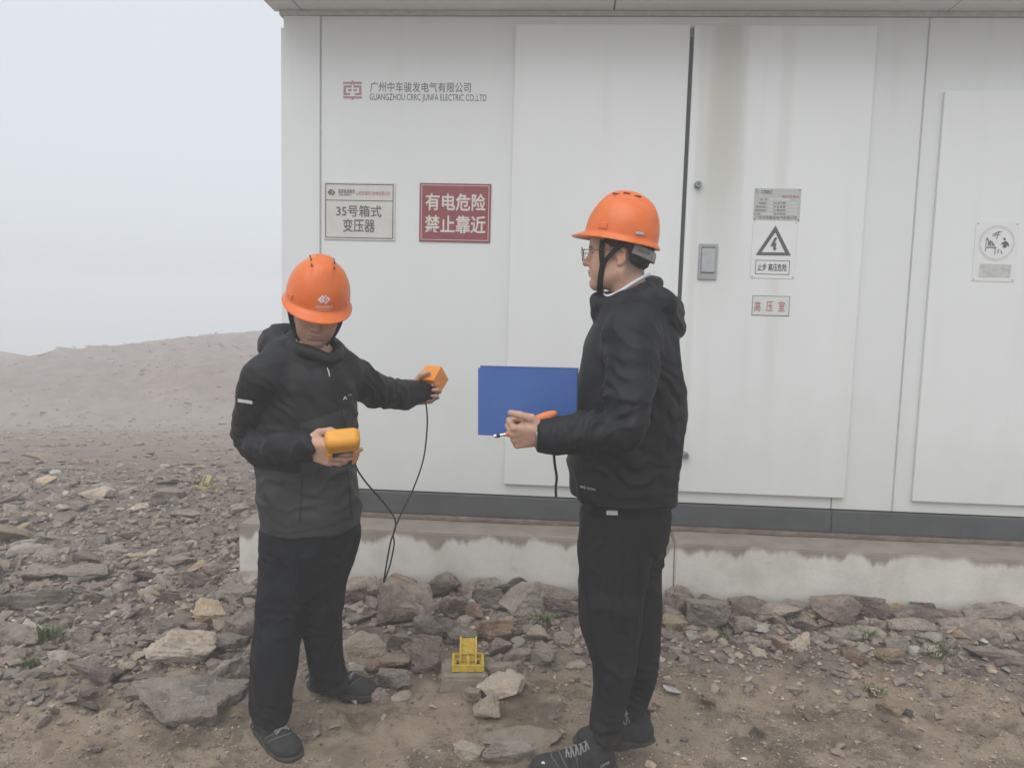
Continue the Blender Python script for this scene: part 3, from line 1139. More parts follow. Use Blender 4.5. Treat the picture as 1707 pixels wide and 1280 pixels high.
# ================================================================== rocks
def rock_mesh(name, seed, flat=1.0, blocky=0.5, cuts=4, amp=0.035, mat=None):
    r_ = random.Random(seed)
    bm = bmesh.new()
    for _ in range(13):
        d = Vector((r_.gauss(0, 1), r_.gauss(0, 1), r_.gauss(0, 1)))
        d = d / max(abs(d.x), abs(d.y), abs(d.z)) * blocky + d.normalized() * (1 - blocky)
        d *= r_.uniform(0.8, 1.0) * 0.5
        bm.verts.new((d.x, d.y, d.z * flat))
    h = bmesh.ops.convex_hull(bm, input=bm.verts[:])
    bmesh.ops.delete(bm, geom=list({e for e in h['geom_interior'] + h['geom_unused'] if isinstance(e, bmesh.types.BMVert) and e.is_valid}), context='VERTS')
    bmesh.ops.dissolve_limit(bm, angle_limit=R(14), verts=bm.verts[:], edges=bm.edges[:])
    bmesh.ops.bevel(bm, geom=bm.edges[:], offset=0.022, segments=1, affect='EDGES', clamp_overlap=True)
    bmesh.ops.triangulate(bm, faces=bm.faces[:])
    for _ in range(cuts):
        ee = [e for e in bm.edges if e.calc_length() > 0.065]
        if ee:
            bmesh.ops.subdivide_edges(bm, edges=ee, cuts=1)
            bmesh.ops.triangulate(bm, faces=bm.faces[:])
    v = np.array([q.co[:] for q in bm.verts])
    n = np.array([q.normal[:] for q in bm.verts])
    bm.normal_update()
    n = np.array([q.normal[:] for q in bm.verts])
    ln = v * np.array([1, 1, 3.0])      # bedding layers
    d = amp * fbm(v * 4 + seed * 3.7, 5, 0.6) + amp * 0.55 * fbm(ln * 7 + seed, 3) - amp * 0.7 * np.clip(np.abs(noise(v * 3 + seed)) * -8 + 0.8, 0, 1)
    v = v + n * d[:, None]
    for q, c in zip(bm.verts, v):
        q.co = c
    ext = v.max(0) - v.min(0)
    cen = (v.max(0) + v.min(0)) / 2
    for q in bm.verts:
        q.co = Vector([(q.co[i] - cen[i]) / ext[i] for i in range(3)])
    me = bpy.data.meshes.new(name)
    bm.to_mesh(me)
    bm.free()
    me.polygons.foreach_set('use_smooth', [True] * len(me.polygons))
    me.set_sharp_from_angle(angle=R(32))
    me.materials.append(mat)
    return me


def rock_mat(name, cols, pale, ochre, veins=0.5, bed=None):
    m = NT(name, 0.88, 0.25)
    co = m.coords('Object')
    oi = m.n('ObjectInfo')
    add = m.n('VectorMath', operation='ADD')
    sc = m.n('VectorMath', operation='SCALE')
    comb = m.n('CombineXYZ')
    for i in range(3):
        m.l(oi.outputs['Random'], comb.inputs[i])
    m.l(comb.outputs[0], sc.inputs[0])
    sc.inputs['Scale'].default_value = 37
    wpos = m.coords('World')
    m.l(wpos, add.inputs[0])
    m.l(sc.outputs[0], add.inputs[1])
    co = add.outputs[0]
    n1 = m.noise(co, 9, 6, 0.72)
    n2 = m.noise(co, 32, 6, 0.75)
    c = m.ramp(n1, [(0.28, cols[0]), (0.5, cols[1]), (0.72, cols[2])])
    c = m.mix(0.35, c, m.ramp(n2, [(0.3, (0.55,) * 3), (0.7, (1.35,) * 3)]), 'MULTIPLY')
    c = m.mix(m.math('MULTIPLY', m.mask(m.noise(co, 14, 6, 0.8, dist=1.5, stretch=bed), 0.54, 0.64), veins), c, pale)
    c = m.mix(m.math('MULTIPLY', m.mask(m.noise(co, 4.5, 4, 0.6), 0.58, 0.70), ochre), c, (0.33, 0.235, 0.13, 1))
    c = m.mix(m.math('MULTIPLY', m.mask(m.noise(co, 6.3, 5, 0.6), 0.60, 0.72), 0.35), c, (0.12, 0.125, 0.075, 1))
    # dust settled on upward faces
    geo = m.n('NewGeometry')
    sp = m.n('SeparateXYZ')
    m.l(geo.outputs['Normal'], sp.inputs[0])
    c = m.mix(m.math('MULTIPLY', m.math('MULTIPLY', m.mask(sp.outputs[2], 0.45, 0.95), m.mask(n1, 0.35, 0.6)), 0.55), c, (0.42, 0.365, 0.305, 1))
    hv = m.n('HueSaturation')
    m.l(c, hv.inputs['Color'])
    m.l(m.math('ADD', m.math('MULTIPLY', oi.outputs['Random'], 0.7), 0.80), hv.inputs['Value'])
    m.color(hv.outputs[0])
    b1 = m.bump(m.noise(co, 22, 8, 0.8), 1.0, 0.035)
    m.bump(m.voro(co, 75), 0.5, 0.008, b1)
    return m.m


PALE = (0.56, 0.53, 0.49, 1)
M_ROCK = {
    'p': rock_mat('purple_grey_rock', [(0.170, 0.125, 0.110), (0.294, 0.221, 0.192), (0.419, 0.328, 0.280)], PALE, 0.25),
    'g': rock_mat('grey_rock', [(0.214, 0.179, 0.154), (0.356, 0.301, 0.259), (0.499, 0.424, 0.363)], PALE, 0.3),
    'w': rock_mat('pale_rock', [(0.392, 0.312, 0.232), (0.606, 0.496, 0.385), (0.620, 0.582, 0.528)], (0.60, 0.575, 0.53, 1), 0.3),
    'b': rock_mat('brown_rock', [(0.195, 0.120, 0.080), (0.329, 0.216, 0.152), (0.463, 0.328, 0.239)], PALE, 0.35, 0.3),
    't': rock_mat('tan_rock', [(0.356, 0.248, 0.152), (0.535, 0.392, 0.254), (0.620, 0.520, 0.363)], PALE, 0.5, 0.35),
    'l': rock_mat('layered_grey_rock', [(0.216, 0.179, 0.158), (0.335, 0.279, 0.245), (0.464, 0.393, 0.343)], (0.60, 0.575, 0.55, 1), 0.15, 0.8, (1, 1, 5)),
    'd': rock_mat('dark_rock', [(0.090, 0.071, 0.061), (0.160, 0.128, 0.110), (0.241, 0.195, 0.165)], (0.25, 0.235, 0.215, 1), 0.15, 0.3),
}
NPROTO = 9
PROTO = {}
for k_, mt in M_ROCK.items():
    for i in range(NPROTO if k_ in 'pg' else 5):
        PROTO[(k_, i)] = rock_mesh('rock', 100 + i * 7 + ord(k_), 1.0, rng.uniform(0.15, 0.75), 4, rng.uniform(0.045, 0.085), mt)
    SL_N = 3
    for i in range(SL_N):
        PROTO[(k_, 's%d' % i)] = rock_mesh('slab', 300 + i * 5 + ord(k_), 0.55, 0.8, 4, 0.05, mt)

OCC = []          # (x, y, r) things standing on the ground that rocks keep clear of


def put_rock(x, y, sx, sy, sz, kind, proto=None, rz=None, tilt=0.25, sink=0.30, label=None, group=None, name='rock', zadd=0.0, force=True):
    if not force:
        for ox, oy, orr in OCC:
            if (x - ox) ** 2 + (y - oy) ** 2 < (orr + max(sx, sy) * 0.42) ** 2:
                return None
    keys = [q for q in PROTO if q[0] == kind and (str(q[1]).startswith('s') == (proto == 's'))]
    me = PROTO[rng.choice(keys)]
    o = bpy.data.objects.new(name, me)
    COL.objects.link(o)
    o.scale = (sx, sy, sz)
    o.rotation_euler = (rng.uniform(-tilt, tilt), rng.uniform(-tilt, tilt), rng.uniform(0, 6.28) if rz is None else rz)
    o.location = (x, y, gzf(x, y) + sz * (0.5 - sink) + zadd)
    tag(o, label, 'rock', group)
    return o


CNAME = {'l': 'layered grey', 'p': 'purple-grey', 'g': 'grey', 'w': 'pale speckled', 'b': 'brown', 't': 'tan', 'd': 'dark grey'}
# prominent rocks read off the photograph: (x0, x1, y_top, y_bottom, kind, proto, label)
BIG = [
    (228, 408, 1106, 1204, 'l', 's', 'long layered grey slab with white streaks lying in the mud'),
    (250, 356, 1050, 1113, 'w', None, 'large pale blocky boulder behind the long layered slab'),
    (346, 424, 1078, 1152, 'g', None, 'rounded blue-grey boulder leaning on the long layered slab'),
    (117, 207, 1092, 1137, 'p', 's', 'low purple boulder with orange patch, alone in the mud'),
    (628, 724, 984, 1064, 'p', None, 'broad purple boulder at the foot of the plinth below the hanging cable'),
    (570, 650, 1040, 1094, 'w', None, 'pale mottled boulder beside the standing man in the grey-black jacket'),
    (664, 734, 1075, 1133, 'p', None, 'pointed purple rock just beside the concrete block'),
    (609, 687, 1092, 1129, 'b', 's', 'flat reddish-brown rock in front of the pale mottled boulder'),
    (797, 873, 1124, 1172, 'w', 's', 'long pale yellowish stone lying slantwise by the concrete block'),
    (788, 832, 1164, 1207, 'w', None, 'whitish lump of stone at the lower end of the long pale stone'),
    (771, 800, 1148, 1180, 'w', None, 'small bright white block of stone in front of the concrete block'),
    (831, 913, 990, 1052, 'g', None, 'big grey boulder below the plinth with a dark hollow beside it'),
    (803, 886, 1235, 1272, 'g', None, 'half-buried grey rock beside the dark shoe toe'),
    (755, 804, 1238, 1266, 'w', None, 'half-buried pale lump beside the half-buried grey rock'),
    (808, 932, 1226, 1244, 'w', 's', 'thin pale slab edge sticking out of the sand'),
    (1462, 1506, 1158, 1196, 't', 's', 'flat tan stone lying alone on the mud'),
    (1105, 1143, 1036, 1063, 't', None, 'squarish tan stone in the rubble beside the black trousers'),
    (1565, 1707, 1040, 1080, 'p', 's', 'wide flat purple slab at the front of the rubble band'),
    (1375, 1473, 1054, 1083, 'g', 's', 'flat greenish-grey slab at the front of the rubble band'),
    (0, 117, 966, 1010, 'd', 's', 'large flat dark slab bedded in the scree'),
    (0, 60, 855, 903, 't', 's', 'broken tan slab at the edge of the scree'),
    (793, 853, 1036, 1083, 'b', None, 'brown boulder behind the yellow bracket'),
    (809, 858, 1112, 1153, 'g', None, 'grey-green rock wedged against the concrete block'),
    (581, 607, 1112, 1135, 'w', None, 'small cream stone beside the dark shoe'),
    (651, 685, 1153, 1172, 'w', 's', 'small pale flat stone in front of the reddish-brown rock'),
]
MED = [
    (689, 747, 1030, 1088, 'g', None), (646, 688, 1056, 1092, 'd', None), (628, 683, 1122, 1157, 'g', None), (618, 652, 1140, 1176, 'p', None),
    (638, 695, 968, 1002, 'b', None), (694, 765, 978, 1024, 'd', None), (781, 832, 966, 1002, 'g', None), (829, 878, 978, 1002, 'd', None),
    (788, 839, 1002, 1036, 'd', None), (873, 962, 976, 1012, 'g', 's'), (732, 777, 1016, 1055, 'p', None), (773, 804, 1023, 1052, 'b', None),
    (816, 852, 1075, 1106, 'p', None), (886, 924, 1088, 1118, 'g', None), (760, 790, 1000, 1024, 'p', None), (905, 962, 1015, 1050, 'p', None),
    (745, 795, 1052, 1085, 'g', None), (838, 882, 1078, 1114, 'p', 's'), (575, 632, 975, 1030, 'p', None), (575, 625, 1020, 1050, 'd', 's'),
    (1107, 1154, 991, 1038, 'p', None), (1146, 1216, 1016, 1067, 'g', None), (1166, 1217, 991, 1024, 'p', None), (1216, 1293, 983, 1024, 'p', None),
    (1298, 1352, 1005, 1032, 'g', None), (1258, 1332, 1020, 1055, 'p', None), (1352, 1430, 1012, 1059, 'p', None), (1368, 1402, 997, 1018, 'd', None),
    (1414, 1484, 1005, 1052, 'p', None), (1463, 1523, 994, 1020, 't', None), (1520, 1562, 1001, 1024, 'd', None), (1480, 1570, 1012, 1055, 'p', 's'),
    (1609, 1684, 1002, 1044, 'g', None), (1688, 1735, 1014, 1048, 'g', None), (1480, 1551, 1049, 1079, 'p', 's'), (1613, 1692, 1076, 1118, 'p', 's'),
    (1215, 1262, 1040, 1070, 'p', None), (1320, 1362, 1044, 1068, 'd', None), (1560, 1612, 1018, 1046, 'p', None),
    (284, 324, 1012, 1055, 'p', None), (322, 380, 1009, 1051, 't', None), (360, 432, 979, 1022, 'g', None), (344, 411, 1048, 1088, 'g', 's'),
    (380, 436, 1018, 1069, 'p', None), (110, 186, 934, 971, 'g', 's'), (268, 321, 925, 948, 'g', 's'), (35, 116, 937, 968, 'p', 's'),
    (0, 49, 1026, 1057, 'p', None), (5, 64, 1036, 1069, 'p', None), (110, 158, 1038, 1067, 'p', None), (78, 130, 1062, 1097, 'g', 's'),
    (264, 292, 1020, 1057, 'd', None), (300, 328, 898, 918, 'w', None), (208, 242, 922, 934, 't', 's'), (225, 266, 980, 1000, 't', 's'),
    (262, 300, 990, 1012, 'p', None), (140, 190, 808, 833, 'w', 's'), (252, 306, 808, 833, 'p', 's'), (355, 412, 1088, 1110, 'p', None),
    (410, 440, 1150, 1176, 'g', None), (305, 345, 960, 985, 'd', None), (340, 372, 950, 975, 'p', None), (375, 402, 960, 990, 'p', None),
    (185, 225, 965, 985, 'p', 's'), (60, 100, 1098, 1120, 'g', 's'), (20, 75, 905, 930, 'g', 's'),
    (390, 420, 905, 935, 'p', None), (398, 432, 940, 980, 'g', None),
]


def zone(x, y):
    a, b = to_px((x, y, 0.05))
    if a < 445 and x * WT.x + y * WT.y < -1.45 + (0.6 if y < 3.4 else 0):
        if b > 1040:
            return 'beside the large pale boulder and layered slab' if a > 190 else 'on the open edge of the scree by the grass tuft'
        if b < 860:
            return 'out on the scree around the far yellow bracket'
        return 'in the scree close to the plinth corner' if a > 260 else 'in the open scree well away from the plinth'
    for lim, tx in ((628, 'behind the man holding the meter'), (722, 'at the plinth foot below the hanging cable'), (800, 'behind the near yellow bracket'), (985, 'at the plinth foot between bracket and black trousers'),
                    (1230, 'at the plinth foot beside the black trousers'), (1365, 'at the plinth foot below the triangle sign'), (1500, 'at the plinth foot near the short beam joint')):
        if a < lim:
            return tx
    return 'at the plinth foot below the access panel'


def px_rock(x0, x1, y0, y1, kind, proto, label, group=None):
    cx = (x0 + x1) / 2
    b = G(cx, y1, 0.02)
    dep = (b - Vector((0, 0, CAM_H))).dot(_fw)
    u = dep / FPX
    el = math.asin((CAM_H) / b.length if b.length > CAM_H else 0.5)
    wpx, hpx = (x1 - x0) * u, (y1 - y0) * u
    sx = wpx * 1.10
    if proto == 's':
        sz = min(hpx * 0.62, wpx * 0.45)
    else:
        sz = min(hpx * 0.88, wpx * 0.85)
    sy = max((hpx - sz * math.cos(0.42) * 0.75) / math.sin(0.42), wpx * 0.45)
    sy = min(sy, wpx * 1.05)
    yc = b.y + sy * 0.42
    sink = 0.18
    xc = b.x * yc / b.y
    # keep clear of the plinth face
    wdd = xc * WN.x + yc * WN.y
    if wdd + sy / 2 > W_PL - 0.005 and (xc * WT.x + yc * WT.y) > -1.62:
        k = (W_PL - 0.005 - sy / 2) / wdd
        xc, yc = xc * k, yc * k
    o = put_rock(xc, yc, sx, sy, sz * 1.2, kind, proto, rng.choice([0, math.pi]) + rng.uniform(-0.25, 0.25), 0.14, sink, label, group)
    OCC.append((xc, yc, max(sx, sy) * 0.36))
    return o


for x0, x1, y0, y1, kd, pr, lb in BIG:
    px_rock(x0, x1, y0, y1, kd, pr, lb)
for x0, x1, y0, y1, kd, pr in MED:
    gp = 'rocks in the scree' if x1 < 445 else 'rocks along the plinth'
    o = px_rock(x0, x1, y0, y1, kd, pr, None, gp)
    o['label'] = ('broad ' if x1 - x0 > 66 else '') + CNAME[kd] + (' flat rock ' if pr == 's' else ' angular rock ') + zone(o.location.x, o.location.y)

# ------------------------------------------------------------------ bracket block positions (rocks keep clear)
BRK1 = G(770, 1164, 0.0)
BRK1.y += 0.075
BRK1.x += 0.004
BRK2 = G(343, 812, 0.0)
OCC += [(BRK1.x, BRK1.y + 0.02, 0.10), (BRK2.x, BRK2.y, 0.12)]
FEET = [(-0.79, 2.50, 0.15), (-0.62, 2.76, 0.16), (-0.52, 2.74, 0.12), (0.16, 2.36, 0.14), (0.30, 2.40, 0.15), (0.42, 2.56, 0.16)]

# smaller rocks filling the rubble band
n_ = 0
tries = 0
while n_ < 105 and tries < 4000:
    tries += 1
    s = rng.uniform(-1.65, 2.9)
    wd_ = W_PL - 0.03 - abs(rng.gauss(0, 1)) * (0.26 if s < 0.35 else 0.20)
    if wd_ < 2.95:
        continue
    p = wpt(s, 0, wd_)
    sx = rng.uniform(0.05, 0.13)
    if wd_ + sx * 0.5 > W_PL:
        continue
    if any((p.x - a) ** 2 + (p.y - b) ** 2 < (c + sx / 2) ** 2 for a, b, c in FEET):
        continue
    kd = rng.choice('pppgggdbwt'[:10])
    o = put_rock(p.x, p.y, sx, sx * rng.uniform(0.6, 1.0), sx * rng.uniform(0.45, 0.8), kd, None, None, 0.5, 0.22,
                 'small ' + CNAME[kd] + ' stone ' + zone(p.x, p.y), 'small stones among the rubble', force=False)
    if o:
        OCC.append((p.x, p.y, sx * 0.36))
        n_ += 1
# scree beyond the plinth corner
n_ = 0
tries = 0
while n_ < 112 and tries < 6000:
    tries += 1
    px_, py_ = rng.uniform(-40, 440), rng.uniform(790, 1110)
    if rng.random() > 0.35 + (py_ - 790) / 500:
        continue
    p = G(px_, py_, 0)
    sx = rng.uniform(0.07, 0.20) * (1.0 if p.y > 3.6 else 0.7)
    if p.x * WT.x + p.y * WT.y > -1.68 - sx / 2 and p.x * WN.x + p.y * WN.y > W_PL - sx / 2 - 0.02:
        continue
    kd = rng.choice('ppppgggwtd')
    pr = 's' if rng.random() < 0.5 else None
    o = put_rock(p.x, p.y, sx, sx * rng.uniform(0.5, 0.9), sx * rng.uniform(0.25, 0.5), kd, pr, None, 0.45, 0.28,
                 'small ' + CNAME[kd] + (' slab ' if pr else ' stone ') + zone(p.x, p.y), 'small stones among the rubble', force=False)
    if o:
        OCC.append((p.x, p.y, sx * 0.34))
        n_ += 1
# a few loose stones on the sand
LOOSE = [(1245, 1030, 16, 'w'), (1236, 1122, 12, 'w'), (1450, 1115, 14, 'w'), (1610, 1106, 15, 't'), (1640, 1110, 14, 't'), (1200, 1137, 9, 'w'), (1095, 1190, 20, 't'),
         (1180, 1180, 26, 'b'), (1330, 1160, 22, 'b'), (1225, 1080, 10, 'w'), (1380, 1140, 16, 'p'), (960, 1145, 12, 'd'), (1000, 1100, 18, 'w'), (700, 1170, 14, 'p'),
         (735, 1160, 20, 'p'), (180, 1150, 14, 'g'), (250, 1170, 12, 'b'), (90, 1200, 22, 'b'), (70, 1215, 28, 'p'), (370, 1255, 44, 'b'), (400, 1278, 40, 'b'), (160, 1250, 18, 'p'),
         (30, 1180, 22, 'g'), (1535, 1140, 24, 'p'), (1580, 1170, 18, 'g'), (1660, 1150, 24, 'g'), (1400, 1250, 22, 'b'), (640, 1215, 12, 'w'), (900, 1090, 14, 't'), (1260, 1240, 26, 'd'), (560, 1215, 20, 'w'), (520, 1190, 12, 'w')]
for x, y, wpx, kd in LOOSE:
    p = G(x, y, 0)
    if any((p.x - a) ** 2 + (p.y - b) ** 2 < c * c for a, b, c in FEET):
        continue
    sx = wpx * p.y / FPX * 1.15
    put_rock(p.x, p.y, sx, sx * rng.uniform(0.6, 0.9), sx * rng.uniform(0.35, 0.6), kd, None, None, 0.4, 0.25, 'loose ' + CNAME[kd] + ' stone lying on the sandy ground', 'loose stones on the sand')

# ------------------------------------------------------------------ gravel: too many to count, one object
def gravel():
    V, F, C = [], [], []
    base = []
    for s in range(10):
        r_ = random.Random(s)
        bm = bmesh.new()
        for _ in range(9):
            d = Vector((r_.gauss(0, 1), r_.gauss(0, 1), r_.gauss(0, 1))).normalized() * r_.uniform(0.75, 1) * 0.5
            bm.verts.new((d.x, d.y, d.z * 0.7))
        h = bmesh.ops.convex_hull(bm, input=bm.verts[:])
        bmesh.ops.delete(bm, geom=list({e for e in h['geom_interior'] + h['geom_unused'] if isinstance(e, bmesh.types.BMVert) and e.is_valid}), context='VERTS')
        bmesh.ops.triangulate(bm, faces=bm.faces[:])
        bm.verts.index_update()
        base.append((np.array([q.co[:] for q in bm.verts]), np.array([[q.index for q in f.verts] for f in bm.faces])))
        bm.free()
    N = 30000
    xs, ys, ss = [], [], []
    while len(xs) < N:
        u = nrng.random()
        if u < 0.33:
            s = nrng.uniform(-1.7, 2.7)
            wd_ = W_PL - 0.02 - abs(nrng.normal(0, 0.42))
            p = wpt(s, 0, wd_)
            x, y = p.x, p.y
            sz = nrng.lognormal(-4.3, 0.65)
        elif u < 0.60:
            p = G(nrng.uniform(-60, 450), nrng.uniform(740, 1120), 0)
            x, y = p.x, p.y
            sz = nrng.lognormal(-4.3, 0.6) * (1 + 0.12 * max(0, y - 3))
        else:
            p = G(nrng.uniform(-40, 1760), nrng.uniform(1040, 1300), 0)
            x, y = p.x, p.y
            if noise(np.array([x * 2.2, y * 2.2, 5.0])) < -0.35:
                continue
            sz = nrng.lognormal(-4.95, 0.5)
        if y < 1.9 or sz > 0.07:
            continue
        if x * WN.x + y * WN.y > W_PL - sz * 0.6 and x * WT.x + y * WT.y > -1.62 - sz:
            continue
        xs.append(x); ys.append(y); ss.append(sz)
    zs = gz(np.array(xs), np.array(ys))
    n0 = 0
    for i in range(N):
        bv, bf = base[i % 10]
        a = nrng.uniform(0, 6.28)
        c, s = math.cos(a), math.sin(a)
        q = bv * np.array([1, nrng.uniform(0.55, 1), nrng.uniform(0.5, 1)]) * ss[i]
        q = np.stack([q[:, 0] * c - q[:, 1] * s + xs[i], q[:, 0] * s + q[:, 1] * c + ys[i], q[:, 2] + zs[i] + ss[i] * 0.12], 1)
        V.append(q)
        F.append(bf + n0)
        n0 += len(q)
        k = nrng.random()
        g = nrng.uniform(0.7, 1.25)
        base_c = (0.29, 0.225, 0.19) if k < 0.55 else (0.40, 0.315, 0.235) if k < 0.85 else (0.16, 0.145, 0.135) if k < 0.975 else (0.50, 0.475, 0.43)
        C.append(np.tile(np.array([*(x_ * g for x_ in base_c), 1]), (len(q), 1)))
    m = NT('gravel_stone', 0.9, 0.25)
    at = m.n('Attribute', attribute_name='tone')
    m.color(m.mix(0.6, at.outputs['Color'], m.ramp(m.noise(m.coords('World'), 90, 4, 0.7), [(0.3, (0.6,) * 3), (0.7, (1.3,) * 3)]), 'MULTIPLY'))
    return obj('gravel', np.concatenate(V), np.concatenate(F), m.m, attr=np.concatenate(C), origin=(0, 0, 0))


tag(gravel(), 'scattered small gravel and chips of stone over the ground', 'gravel', kind='stuff')

# rubble between the larger rocks, past the number that is built one by one
def rubble():
    V, F, C = [], [], []
    base = []
    for key in [q for q in PROTO if q[0] in 'pg']:
        me = PROTO[key]
        bv = np.array([q.co[:] for q in me.vertices])
        r_ = np.random.default_rng(len(base))
        bm = bmesh.new()
        for p in bv[r_.choice(len(bv), 22, replace=False)]:
            bm.verts.new(p)
        h = bmesh.ops.convex_hull(bm, input=bm.verts[:])
        bmesh.ops.delete(bm, geom=list({e for e in h['geom_interior'] + h['geom_unused'] if isinstance(e, bmesh.types.BMVert) and e.is_valid}), context='VERTS')
        bmesh.ops.triangulate(bm, faces=bm.faces[:])
        bm.verts.index_update()
        base.append((np.array([q.co[:] for q in bm.verts]), np.array([[q.index for q in f.verts] for f in bm.faces])))
        bm.free()
    pts = []
    while len(pts) < 3500:
        u = nrng.random()
        if u < 0.62:
            p = G(nrng.uniform(-60, 445), 735 + 455 * nrng.random() ** 0.8, 0)
            sz = nrng.lognormal(-2.95, 0.42) * (0.75 + 0.10 * max(0, p.y - 3))
            if p.y < 3.0 and nrng.random() < 0.5:
                continue
        elif u < 0.92:
            s_ = nrng.uniform(-1.65, 2.7)
            p = wpt(s_, 0, W_PL - 0.03 - abs(nrng.normal(0, 0.30)))
            sz = nrng.lognormal(-3.0, 0.42)
        else:
            p = G(nrng.uniform(-40, 1760), nrng.uniform(1090, 1290), 0)
            sz = nrng.lognormal(-4.1, 0.35)
        if sz > 0.15 or p.y < 2.0:
            continue
        if p.x * WN.x + p.y * WN.y > W_PL - sz * 0.55 and p.x * WT.x + p.y * WT.y > -1.62 - sz:
            continue
        if any((p.x - a) ** 2 + (p.y - b) ** 2 < (c + sz * 0.3) ** 2 for a, b, c in FEET):
            continue
        if (p.x - BRK1.x) ** 2 + (p.y - BRK1.y + 0.05) ** 2 < 0.15 ** 2:
            continue
        pts.append((p.x, p.y, sz))
    zz = gz(np.array([p[0] for p in pts]), np.array([p[1] for p in pts]))
    n0 = 0
    for i, (x, y, sz) in enumerate(pts):
        bv, bf = base[i % len(base)]
        Rm = np.array((Matrix.Rotation(nrng.uniform(0, 6.28), 3, 'Z') @ Matrix.Rotation(nrng.uniform(-0.5, 0.5), 3, 'X')))
        q = (bv * np.array([1, nrng.uniform(0.5, 0.95), nrng.uniform(0.3, 0.7)]) * sz) @ Rm.T
        V.append(q + np.array([x, y, zz[i] + sz * 0.10]))
        F.append(bf + n0)
        n0 += len(q)
        k = nrng.random()
        g = nrng.uniform(0.75, 1.35)
        bc_ = (0.30, 0.235, 0.205) if k < 0.6 else (0.32, 0.285, 0.25) if k < 0.8 else (0.36, 0.30, 0.235) if k < 0.92 else (0.15, 0.135, 0.128) if k < 0.97 else (0.44, 0.41, 0.37)
        C.append(np.tile(np.array([*(min(0.65, c_ * g) for c_ in bc_), 1]), (len(q), 1)))
    m = NT('rubble_stone', 0.9, 0.25)
    co = m.coords('World')
    at = m.n('Attribute', attribute_name='tone')
    c = m.mix(0.8, at.outputs['Color'], m.ramp(m.noise(co, 26, 6, 0.75), [(0.3, (0.55,) * 3), (0.7, (1.4,) * 3)]), 'MULTIPLY')
    c = m.mix(m.math('MULTIPLY', m.mask(m.noise(co, 22, 6, 0.8, dist=1.2), 0.57, 0.66), 0.5), c, PALE)
    m.color(c)
    m.bump(m.noise(co, 40, 7, 0.8), 0.9, 0.02)
    return obj('rubble', np.concatenate(V), np.concatenate(F), m.m, attr=np.concatenate(C), origin=(0, 0, 0))


tag(rubble(), 'broken angular rubble strewn between the larger rocks', 'rubble', kind='stuff')

# far lumps on the bank, too many and too faded to count
def bank_stones():
    V, F = [], []
    n0 = 0
    me = PROTO[('p', 0)]
    bv = np.array([q.co[:] for q in me.vertices])
    bm = bmesh.new()
    for p in bv[nrng.choice(len(bv), 12, replace=False)]:
        bm.verts.new(p)
    bmesh.ops.convex_hull(bm, input=bm.verts[:])
    bmesh.ops.triangulate(bm, faces=bm.faces[:])
    bm.verts.index_update()
    bv = np.array([q.co[:] for q in bm.verts])
    bf = np.array([[q.index for q in f.verts] for f in bm.faces])
    bm.free()
    N = 4200
    x = nrng.uniform(-24, -3, N)
    y = 6.6 + 35 * nrng.random(N) ** 1.5
    x = x * (0.35 + 0.95 * y / 42) - 0.8
    z = gz(x, y)
    for i in range(N):
        s = nrng.lognormal(-2.15, 0.5) * (0.45 + 0.75 * y[i] / 40)
        s = min(s, 0.55)
        a = nrng.uniform(0, 6.28)
        c, sn = math.cos(a), math.sin(a)
        q = bv * np.array([1, nrng.uniform(0.5, 0.9), nrng.uniform(0.25, 0.5)]) * s
        V.append(np.stack([q[:, 0] * c - q[:, 1] * sn + x[i], q[:, 0] * sn + q[:, 1] * c + y[i], q[:, 2] + z[i] + 0.05 * s], 1))
        F.append(bf + n0)
        n0 += len(q)
    return obj('scree_stones', np.concatenate(V), np.concatenate(F), M_ROCK['b'], origin=(0, 0, 0))


tag(bank_stones(), 'distant mass of broken stones fading into fog on the earth bank', 'stones', kind='stuff')

# ------------------------------------------------------------------ weeds
def weed(px_, py_, size, label):
    p = G(px_, py_, 0)
    p.z = gzf(p.x, p.y)
    size *= 1.35
    t = MB()
    r_ = random.Random(int(px_ * 7 + py_))
    for _ in range(int(110 * (1 + size * 4))):
        a = r_.uniform(0, 6.28)
        rad = min(1.0, abs(r_.gauss(0, 0.42))) * size
        b = p + Vector((math.cos(a) * rad, math.sin(a) * rad * 0.8, -0.004))
        h_ = size * r_.uniform(0.25, 0.75)
        lean = Vector((math.cos(a), math.sin(a), 0)) * h_ * r_.uniform(0.2, 1.0)
        wv = Vector((-math.sin(a), math.cos(a), 0)) * r_.uniform(0.0015, 0.0035)
        p1 = b + lean * 0.35 + Vector((0, 0, h_ * 0.7))
        p2 = b + lean + Vector((0, 0, h_ * r_.uniform(0.75, 1.0)))
        t.add([b - wv, b + wv, p1 + wv * 0.9, p1 - wv * 0.9, p2], [(0, 1, 2, 3), (3, 2, 4)])
    o = t.build('weed', M_LEAF)
    tag(o, label, 'weed')


m = NT('weed_leaf', 0.7, 0.3)
co = m.coords('World')
m.color(m.ramp(m.noise(co, 60, 3), [(0.3, (0.075, 0.105, 0.035)), (0.6, (0.13, 0.16, 0.06)), (0.8, (0.22, 0.20, 0.10))]))
M_LEAF = m.m
weed(75, 1060, 0.075, 'green grass tuft between two purple rocks in the scree')
weed(45, 1103, 0.05, 'thin green weed on the mud beside the scree')
weed(905, 1066, 0.075, 'low green weed among gravel beside the grey boulder')
weed(1195, 1080, 0.05, 'small green weed at the front of the rubble beside the black trousers')
weed(1440, 1088, 0.065, 'green weed growing by the flat greenish-grey slab')
weed(1560, 1118, 0.06, 'yellowish weed patch on gritty soil below the wide purple slab')
weed(665, 1118, 0.045, 'mossy green weed under the flat reddish-brown rock')
weed(1455, 1165, 0.035, 'tiny green weed beside the flat tan stone')
weed(800, 1120, 0.03, 'tiny weed sprouting against the concrete block')

